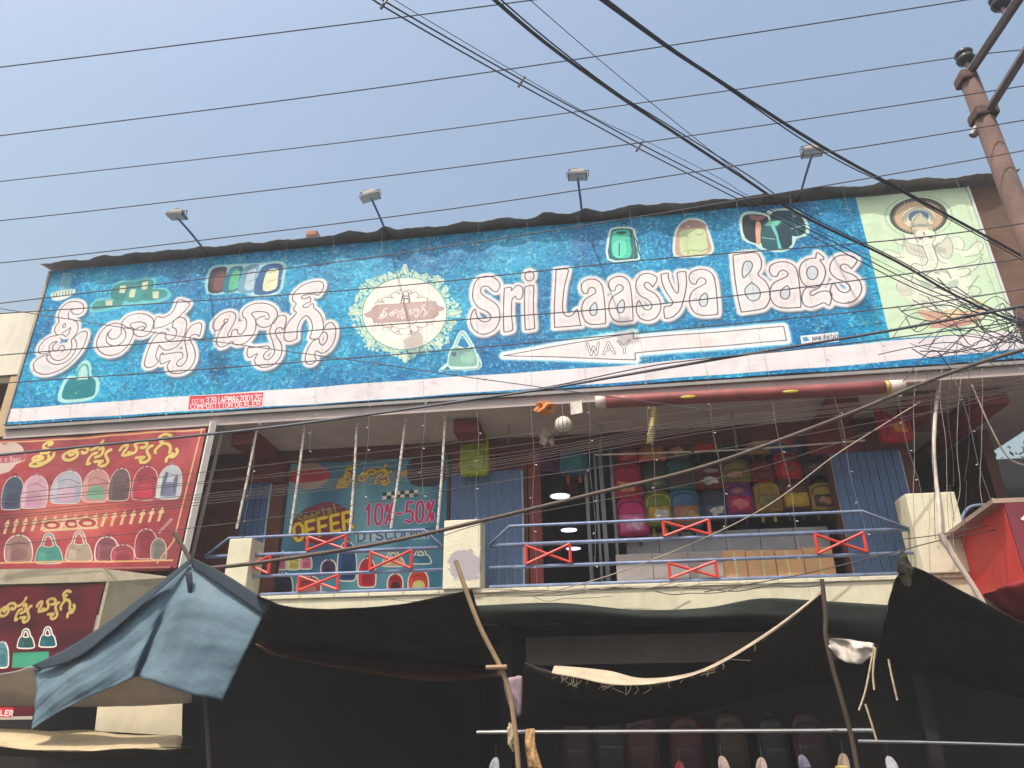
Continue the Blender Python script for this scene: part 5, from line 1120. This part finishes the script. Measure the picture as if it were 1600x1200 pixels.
cloth('green_valance', [[(742,946,-.5),(870,942,-.55),(990,953,-.5),(1100,950,-.55),(1190,935,-.5),(1290,939,-.5),(1392,946,-.5)],[(745,962,-.5),(870,958,-.6),(990,966,-.5),(1100,966,-.6),(1190,962,-.5),(1290,970,-.5),(1392,984,-.5)],[(748,976,-.35),(870,974,-.35),(990,977,-.35),(1100,976,-.35),(1190,975,-.35),(1290,990,-.35),(1392,1012,-.35)]],
  dark_g, 'dark green valance hanging under the right half of the balcony slab', 'awning', 5, .006, .01, 7)
ca = cloth('sagging_awning', [[(819,1038,-2.0),(880,1054,-2.0),(960,1069,-2.0),(1020,1067,-2.0),(1100,1047,-2.0),(1200,990,-2.0),(1288,922,-2.0)],[(816,1085,-1.4),(880,1092,-1.4),(960,1098,-1.4),(1020,1094,-1.4),(1100,1080,-1.4),(1200,1045,-1.4),(1292,1000,-1.4)],[(815,1135,-.7),(880,1134,-.7),(960,1130,-.7),(1020,1125,-.7),(1100,1112,-.7),(1200,1086,-.7),(1300,1062,-.7)]],
  dark_t, 'dark sagging awning with a sunlit pale hem right of the bamboo prop', 'awning', 10, .006, .035, 8)
pale_c = mat('sunlit_hem', (.42,.34,.25), .85, var=.25, scale=6)  # sunlit top of the dark tarp, put into a pale colour
cloth('hem', [[(866,1041,-1.85),(905,1043,-1.85),(950,1048,-1.85),(1010,1060,-1.9),(1100,1045,-2.0),(1200,988,-2.0),(1290,919,-2.0)],[(862,1051,-2.02),(905,1060,-2.02),(950,1069,-2.03),(1020,1069,-2.03),(1100,1049,-2.02),(1200,991.5,-2.02),(1290,922.5,-2.02)]], pale_c, None, None, 6, .006, .008, 2, ca)
cloth('right_awning', [[(1386,960,-2.3),(1400,905,-2.35),(1422,884,-2.4),(1500,922,-2.4),(1600,974,-2.4),(1720,1036,-2.4)],[(1376,1000,-1.6),(1410,985,-1.5),(1450,990,-1.5),(1520,1005,-1.5),(1610,1040,-1.5),(1720,1085,-1.5)],[(1370,1030,-.6),(1410,1050,-.5),(1460,1060,-.5),(1530,1075,-.5),(1610,1095,-.5),(1720,1130,-.5)]],
  dark_t, 'large dark awning rising to a tied peak at the lower right', 'awning', 6, .006, .03, 9)
o = crumple('tied_peak', at(1414,890,-2.42), .1, (.55,.5,1.3), 12, dark_t, None, .4); tag(o, 'bunched dark cloth knot at the peak of the right awning', 'knot')
cloth('red_awning', [[(1536,930,-1.9),(1570,915,-1.9),(1640,892,-1.9)],[(1560,950,-1.7),(1600,950,-1.7),(1650,950,-1.7)],[(1590,975,-1.2),(1620,990,-1.2),(1660,1000,-1.2)]], mat('red_cloth', (.25,.02,.025), .7, var=.3), 'dull red awning peeking out behind the right dark awning', 'awning', 5, .006, .02, 3)
bamboo = mat('bamboo', (.30,.20,.12), .7, var=.3, scale=6)
wire('bamboo_prop', [(712,876,-2.25),(748,975,-2.25),(790,1062,-2.25),(806,1150,-2.25),(812,1240,-2.25)], .022, bamboo, 'slanting bamboo prop holding up the left dark awning', 'pole', n=8)
wire('bamboo_prop', [(1284,905,-2.1),(1290,960,-2.1),(1293,1010,-2.1),(1330,1150,-2.1),(1345,1240,-2.1)], .02, mat('dark_bamboo', (.07,.05,.035), .8), 'dark upright prop at the right end of the sagging awning', 'pole', n=8)
wire('bamboo_prop', [(272,832,-1.95),(290,862,-2.0),(300,885,-2.02),(312,960,-2.0),(330,1240,-2.0)], .022, mat('dark_bamboo', (.07,.05,.035)), 'dark pole whose tip carries the blue tarpaulin', 'pole', n=8)
wire('bamboo_prop', [(1470,835,-1.2),(1490,870,-1.2),(1524,922,-1.2),(1560,985,-1.2)], .028, mat('pale_stick', (.5,.42,.38), .7), 'pale slanting stick leaning against the right cream pillar', 'pole', n=8)
# steel pipes with hanging slippers
pipe = mat('bright_pipe', (.62,.6,.58), .22, .9)
wire('steel_pipe', [(745,1144,-1.9),(1362,1141,-1.9)], .017, pipe, 'shiny steel pipe hanging across below the sagging awning', 'pipe', n=10)
wire('steel_pipe', [(1340,1158,-1.7),(1460,1160,-1.7),(1660,1166,-1.7)], .015, pipe, 'shorter steel pipe at the lower right corner', 'pipe', n=10)
def slipper(px, py, Y, sole, strap, rot, label):
    A=at(px,py,Y); e=empty('slipper', A); tag(e, label, 'slipper', 'slippers hung on the steel pipe')
    R=Matrix.Rotation(rot,4,'Y'); vs_=[];fs_=[];ns=20
    for lay,yy in ((0,-.014),(1,.014)):
        for i in range(ns):
            a=2*math.pi*i/ns; w=.045*(1+.22*math.cos(a)) ; x=w*math.sin(a); z=-.13+.135*math.cos(a)
            vs_.append(A+(R@Vector((x,yy+.03*math.sin(z*9),z))))
    fs_=[tuple(range(ns-1,-1,-1)),tuple(range(ns,2*ns))]+[(i,(i+1)%ns,ns+(i+1)%ns,ns+i) for i in range(ns)]
    MB().add(vs_,fs_).build('sole', bagmat(sole), e)
    MB().tube([A+(R@Vector(p)) for p in smooth([(-.05,-.01,-.12),(-.035,-.06,-.11),(0,-.075,-.1),(.035,-.06,-.11),(.05,-.01,-.12)],3)], .018, 6).build('strap', bagmat(strap), e, True)
    MB().tube([A, A+Vector((0,.0,.10))], .003, 4).build('hang_thread', thinw, e)
for a in ((775,1184,-1.95,(190,190,200),(50,50,90),.15,'white soled slipper hanging left of the bamboo prop'),(830,1186,-1.95,(200,190,200),(190,140,60),-.2,'pale slipper hanging right of the bamboo prop'),(1062,1190,-1.95,(120,20,50),(150,30,50),.1,'dark red slipper on the pipe below the sagging awning'),
          (1127,1182,-1.95,(190,170,160),(130,60,40),-.12,'pale pink slipper with brown strap on the pipe'),(1190,1184,-1.95,(180,160,150),(190,160,120),.2,'cream slipper with a wide strap on the pipe'),(1252,1180,-1.95,(120,120,140),(40,50,70),-.1,'grey blue slipper on the pipe'),
          (1318,1178,-1.95,(170,150,130),(190,170,110),.25,'tan edged slipper at the right end of the pipe'),(1388,1182,-1.75,(200,200,210),(180,180,190),-.1,'silvery slipper on the lower right pipe')):
    slipper(*a)
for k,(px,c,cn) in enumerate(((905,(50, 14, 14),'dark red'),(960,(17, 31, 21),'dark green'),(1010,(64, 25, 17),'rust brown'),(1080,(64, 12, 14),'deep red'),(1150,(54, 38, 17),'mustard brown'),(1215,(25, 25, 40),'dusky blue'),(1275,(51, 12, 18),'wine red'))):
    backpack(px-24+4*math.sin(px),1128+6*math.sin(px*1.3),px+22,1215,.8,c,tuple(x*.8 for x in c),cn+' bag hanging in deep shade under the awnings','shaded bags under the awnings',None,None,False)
# rags and cords at the props
wh = mat('plastic_white', (.62,.56,.5), .5, var=.3, scale=12)
cloth('torn_sheet', [[(1289,1000,-2.05),(1310,997,-2.05),(1340,1002,-2.05),(1366,1006,-2.05)],[(1296,1012,-2.12),(1318,1008,-2.02),(1340,1014,-2.12),(1364,1012,-2.06)],[(1312,1030,-2.06),(1330,1038,-2.1),(1350,1034,-2.05),(1366,1016,-2.05)]], wh, 'torn whitish plastic sheet tied beside the right awning', 'plastic sheet', 5, .003, .02, 14)
for k,(pts,l) in enumerate((([(1366,1010,-2.1),(1360,1040,-2.1),(1352,1080,-2.1),(1342,1110,-2.1)],'leftmost'),([(1368,1012,-2.12),(1364,1050,-2.12),(1366,1078,-2.12)],'second'),([(1352,1100,-2.1),(1360,1125,-2.1),(1370,1158,-2.1)],'third'),([(1388,1030,-2.2),(1394,1060,-2.2),(1402,1094,-2.2)],'rightmost'))):
    wire('rope_end', pts, .009, mat('frayed_rope', (.45,.36,.24), .9, var=.4, scale=30), '%s frayed rope end dangling beside the torn plastic sheet' % l, 'rope', 'frayed ropes beside the right awning')
cloth('cloth_scrap', [[(786,1062,-2.15),(800,1058,-2.15),(816,1056,-2.15)],[(790,1085,-2.15),(802,1085,-2.18),(816,1084,-2.15)],[(800,1118,-2.15),(806,1120,-2.18),(814,1118,-2.15)]], mat('mauve_scrap', (.28,.2,.24), .8, var=.5, scale=8), 'greyish mauve cloth scrap tied to the bamboo prop', 'cloth', 4, .004, .01, 2)
cloth('printed_cloth', [[(822,1140,-2.1),(830,1138,-2.1),(836,1140,-2.1)],[(820,1165,-2.1),(829,1163,-2.13),(837,1165,-2.1)],[(826,1205,-2.1),(838,1203,-2.13),(850,1210,-2.1)]], mat('gold_print', (.55,.32,.14), .7, var=.9, scale=26), 'narrow red and gold printed cloth hanging by the bamboo prop', 'cloth', 4, .004, .01, 3)
o = crumple('rope_knot', at(800,1150,-2.2), .06, (.6,.6,1.6), 22, MATS['frayed_rope'], None, .9); tag(o, 'tangle of string hanging at the foot of the bamboo prop', 'string')
o = MB().tube([at(760,1043,-2.25), at(792,1042,-2.3)], .02, 8).build('wood_peg', bamboo); tag(o, 'short wooden peg lashed across the bamboo prop', 'peg')

# ------------------------------------------------------------------ lower left shop signs
Y2=-1.0
SQ=[(-60,918),(164,912),(140,985),(128,1060),(-60,1060)]
cv=quad_canvas([(-60,912),(164,912),(164,1064),(-60,1064)],Y2,230,(84,16,26)); cv.scale=230/128.0
r1=np.random.default_rng(61); n_=cv.rnd((60,50),r1)[...,None]; cv.a=np.array((62,10,22),np.float32)*(1-n_)+np.array((104,22,34),np.float32)*n_
telugu(cv, lambda x,y:(x-160)*.324, lambda x,y:949+(y-510)*.36-(x-160)*.01, 4.4, (190,168,96))
print_tote(cv,28,985,52,1012,(40,80,80)); print_tote(cv,62,982,86,1010,(24,90,100)); print_pack(cv,-6,1005,12,1042,(80,130,140),(60,110,120)); cv.poly([(20,1020),(76,1018),(76,1042),(18,1044)],(60,150,120))
im=cv.image('lower_sign_print')
A=at(-60,1060,Y2); B=at(128,1060,Y2); C_=at(163,912,Y2); D=at(-60,918,Y2)
le=empty('lower_sign', A); tag(le,'smaller maroon bag shop sign in a cream box at the lower left','sign')
uvmesh('printed_face',[A,B,C_,D],[(0,1,2,3)],[((p.x-cv.x0)/(cv.x1-cv.x0),(p.z-cv.z0)/(cv.z1-cv.z0)) for p in (A,B,C_,D)],print_mat('lower_sign_flex',im,.5,.1),le,False)
dull=mat('dull_cream',(.42,.37,.27),.8,var=.2,dirt=.4)
tl,tr_=at(-60,916,Y2-.02),at(166,910,Y2-.02)
MB().hexa([tl+Vector((0,0,.01)),tr_+Vector((0,0,.01)),tr_+Vector((.35,.8,.0)),tl+Vector((0,.8,.01)),tl+Vector((0,0,.20)),tr_+Vector((-.1,0,.17)),tr_+Vector((.35,.8,.17)),tl+Vector((0,.8,.2))]).build('box_top',dull,le)
br_=at(130,1060,Y2); MB().hexa([br_,br_+Vector((.04,0,0)),br_+Vector((.5,.6,0)),br_+Vector((.46,.62,0)),tr_+Vector((0,0,0)),tr_+Vector((.04,0,0)),tr_+Vector((.5,.6,0)),tr_+Vector((.46,.62,0))]).build('box_side',dull,le)
cloth('white_canopy',[[(-60,1062,-1.9),(20,1050,-1.9),(58,1042,-1.95),(150,1060,-1.6),(215,1052,-1.5),(300,1082,-1.5)],[(-60,1085,-1.5),(20,1082,-1.5),(60,1085,-1.5),(150,1088,-1.4),(215,1085,-1.4),(300,1092,-1.4)],[(-60,1104,-1.2),(20,1102,-1.2),(60,1104,-1.2),(150,1104,-1.2),(215,1104,-1.2),(300,1098,-1.2)]],mat('canopy_white',(.50,.45,.42),.8,var=.15,dirt=.3),'dusty white canopy cloth behind the blue tarpaulin','canopy',5,.005,.015,15)
e=empty('dealer_sign',at(-60,1118,-1.1)); tag(e,'maroon sign strip ending in the red word dealer at the far left edge','sign')
cv=quad_canvas([(-60,1100),(50,1100),(50,1124),(-60,1124)],-1.1,300,(90,20,34)); cv.scale=300/128.
cv.poly([(-60,1121),(60,1119),(60,1126),(-60,1126)],(200,190,180)); cv.poly([(-60,1104),(21,1106),(19,1121),(-60,1122)],(206,50,62)); text(cv,'DEALER',(-20,1109),(20,1111),8,2.0,(240,226,226),slant=.1)
plane_obj('printed_face',cv.x0,cv.x1,cv.z0,cv.z1,-1.1,print_mat('dealer_flex',cv.image('dealer_print'),.5,.1),e,0,2)
o=MB().hexa([at(148,1142,-1.0),at(284,1150,-1.0),at(284,1150,-.8),at(148,1142,-.8),at(153,1098,-1.0),at(285,1094,-1.0),at(285,1094,-.8),at(153,1098,-.8)]).build('cream_board',mat('cream_board',(.66,.58,.42),.7,dirt=.3)); tag(o,'cream painted board below the blue tarpaulin','board')
cloth('tan_cloth',[[(-60,1135,-1.5),(60,1142,-1.5),(130,1140,-1.4),(200,1148,-1.4),(285,1152,-1.5)],[(-60,1148,-1.9),(60,1160,-1.9),(130,1162,-1.9),(200,1162,-1.9),(285,1164,-1.9)],[(-60,1156,-2.1),(60,1172,-2.1),(130,1174,-2.1),(200,1170,-2.1),(285,1168,-2.0)]],mat('tan_cloth',(.45,.36,.22),.85,var=.2,dirt=.35),'dusty tan cloth roof along the bottom left edge','awning',5,.006,.02,17)
cloth('tan_cloth_flap',[[(-60,1156,-2.1),(60,1172,-2.1),(130,1174,-2.1),(200,1170,-2.1),(300,1166,-2.0)],[(-60,1178,-1.9),(60,1184,-1.9),(130,1186,-1.9),(200,1182,-1.9),(300,1176,-1.8)]],mat('tan_flap_shade',(.07,.055,.035),.9),'underside flap below the tan cloth roof, its tan darkened as shade','awning',5,.006,.01,18)  # underside shade is put into the colour, a darkened copy of the tan

# ------------------------------------------------------------------ red sign box at the right
Xr=at(1500,840,-.1).x
lo,hi=-6.,-.1
for _ in range(40):
    m_=(lo+hi)/2
    if at(1566,787,m_).x>Xr: hi=m_
    else: lo=m_
Yf=(lo+hi)/2
ztop=at(1500,840,-.1).z; zbot=at(1540,930,-.1).z
e=empty('red_sign_box',(Xr,-.1,zbot)); tag(e,'red box sign projecting from the neighbouring shop at the right edge','sign')
zt2=at(1566,787,Yf).z
redp=mat('red_panel',(.66,.045,.04),.5,var=.18,scale=2,dirt=.25)
MB().hexa([(Xr,Yf,zbot-.3),(Xr+.03,Yf,zbot-.3),(Xr+.03,-.1,zbot),(Xr,-.1,zbot),(Xr,Yf,zt2),(Xr+.03,Yf,zt2),(Xr+.03,-.1,ztop),(Xr,-.1,ztop)]).build('side_panel',redp,e)
MB().box((Xr+.004,Yf-.03,zbot-.35),(Xr+1.6,Yf-.002,zt2)).build('front_panel',mat('maroon_panel',(.2,.035,.05),.5,var=.3),e)
MB().hexa([(Xr-.10,Yf-.03,zt2+.004),(Xr+1.6,Yf-.03,zt2+.004),(Xr+1.6,-.1,ztop+.004),(Xr-.16,-.1,ztop+.004),(Xr-.10,Yf-.03,zt2+.05),(Xr+1.6,Yf-.03,zt2+.05),(Xr+1.6,-.1,ztop+.05),(Xr-.16,-.1,ztop+.05)]).build('top_frame',mat('tan_frame',(.42,.3,.24),.7),e)
A=at(1594,811,Yf-.04); MB().add([A,A+Vector((.09,0,-.05)),A+Vector((.09,0,.07))],[(0,1,2)]).build('white_mark',mat('mark_white',(.75,.7,.7),.5),e)
wire('neighbour_rail', [(1496,830,.2),(1514,793,.2),(1560,789,.2)], .018, rail_m, 'short bluish pipe rail behind the red sign box', 'rail', n=8)

# ------------------------------------------------------------------ tree behind, at the right edge
def tree(x,y,h,label,seed):
    rr=np.random.default_rng(seed); e=empty('tree',(x,y,0)); tag(e,label,'tree')
    bark=mat('bark',(.07,.05,.035),.9); leafm=mat('leaf',(.045,.07,.03),.6,var=.5,scale=1.5)
    t=MB(); t.tube([(x,y,0),(x+.1,y,h*.3),(x-.05,y+.1,h*.55),(x+.1,y,h*.8)],[.22,.17,.12,.05],8); ends=[]
    for k in range(12):
        z0=h*(.3+.045*k); a=k*2.4; L=h*.26*(1-.03*k); p0=Vector((x,y,z0)); p1=p0+Vector((math.cos(a)*L*.5,math.sin(a)*L*.5,L*.35)); p2=p0+Vector((math.cos(a)*L,math.sin(a)*L,L*.45))
        t.tube([p0,p1,p2],[.07,.045,.015],6); ends+=[p1,p2,(p1+p2)/2]
    t.build('trunk',bark,e,True)
    vs_=[];fs_=[]
    for p in ends:
        for _ in range(150):
            c=p+Vector(rr.normal(0,.42,3)); n=Vector(rr.normal(0,1,3)).normalized(); u=n.orthogonal().normalized(); w=n.cross(u); s_=rr.uniform(.05,.11); o_=len(vs_)
            vs_+=[tuple(c-u*s_),tuple(c+w*s_*.45),tuple(c+u*s_),tuple(c-w*s_*.45)]; fs_.append((o_,o_+1,o_+2,o_+3))
    MB().add(vs_,fs_).build('crown',leafm,e)['kind']='stuff'
tree(9.6,5.0,6.8,'dark leafy tree showing in the gap at the far right edge',4)

# frayed threads along the pale hem
rr=np.random.default_rng(77); m_=MB()
for k in range(34):
    x=866+rr.uniform(0,1)**1.3*330; y=np.interp(x,[862,905,950,1020,1100,1200],[1051,1060,1069,1069,1049,992])
    p=at(x,y,-2.03); L=rr.uniform(.01,.09); m_.tube([p, p+Vector((rr.normal(0,.02),-.01,-L*.5)), p+Vector((rr.normal(0,.05),-.015,-L))],   .0012, 4)
o=m_.build('frayed_threads', pale_c, ca); o['kind']='stuff'
# dusty air over the street
hz=bpy.data.materials.new('dusty_air'); hz.use_nodes=True; hn=hz.node_tree.nodes; hl=hz.node_tree.links
hn.remove(hn['Principled BSDF']); pv=hn.new('ShaderNodeVolumePrincipled'); pv.inputs['Color'].default_value=(.86,.88,.95,1); pv.inputs['Density'].default_value=HAZE; pv.inputs['Anisotropy'].default_value=.2
hl.new(pv.outputs['Volume'], hn['Material Output'].inputs['Volume'])
o=MB().box((-310,-310,-1),(310,310,9.3)).build('haze', hz); tag(o, kind='stuff')

# loose strands hanging beside the right cream pillar
hg=np.random.default_rng(91)
for k in range(7):
    x0=1432+k*17+hg.uniform(-6,6); pts=[(x0+hg.normal(0,4)+t*14*math.sin(k), 575+t*(hg.uniform(230,330)), -.35-.05*k) for t in np.linspace(0,1,6)]
    wire('hanging_wire', pts, .0035, thinw if k%2 else MATS['tan_wire'], 'thin loose wire hanging beside the right cream pillar, %s from the left' % ordinal(k), 'wire', 'loose wires beside the right pillar')
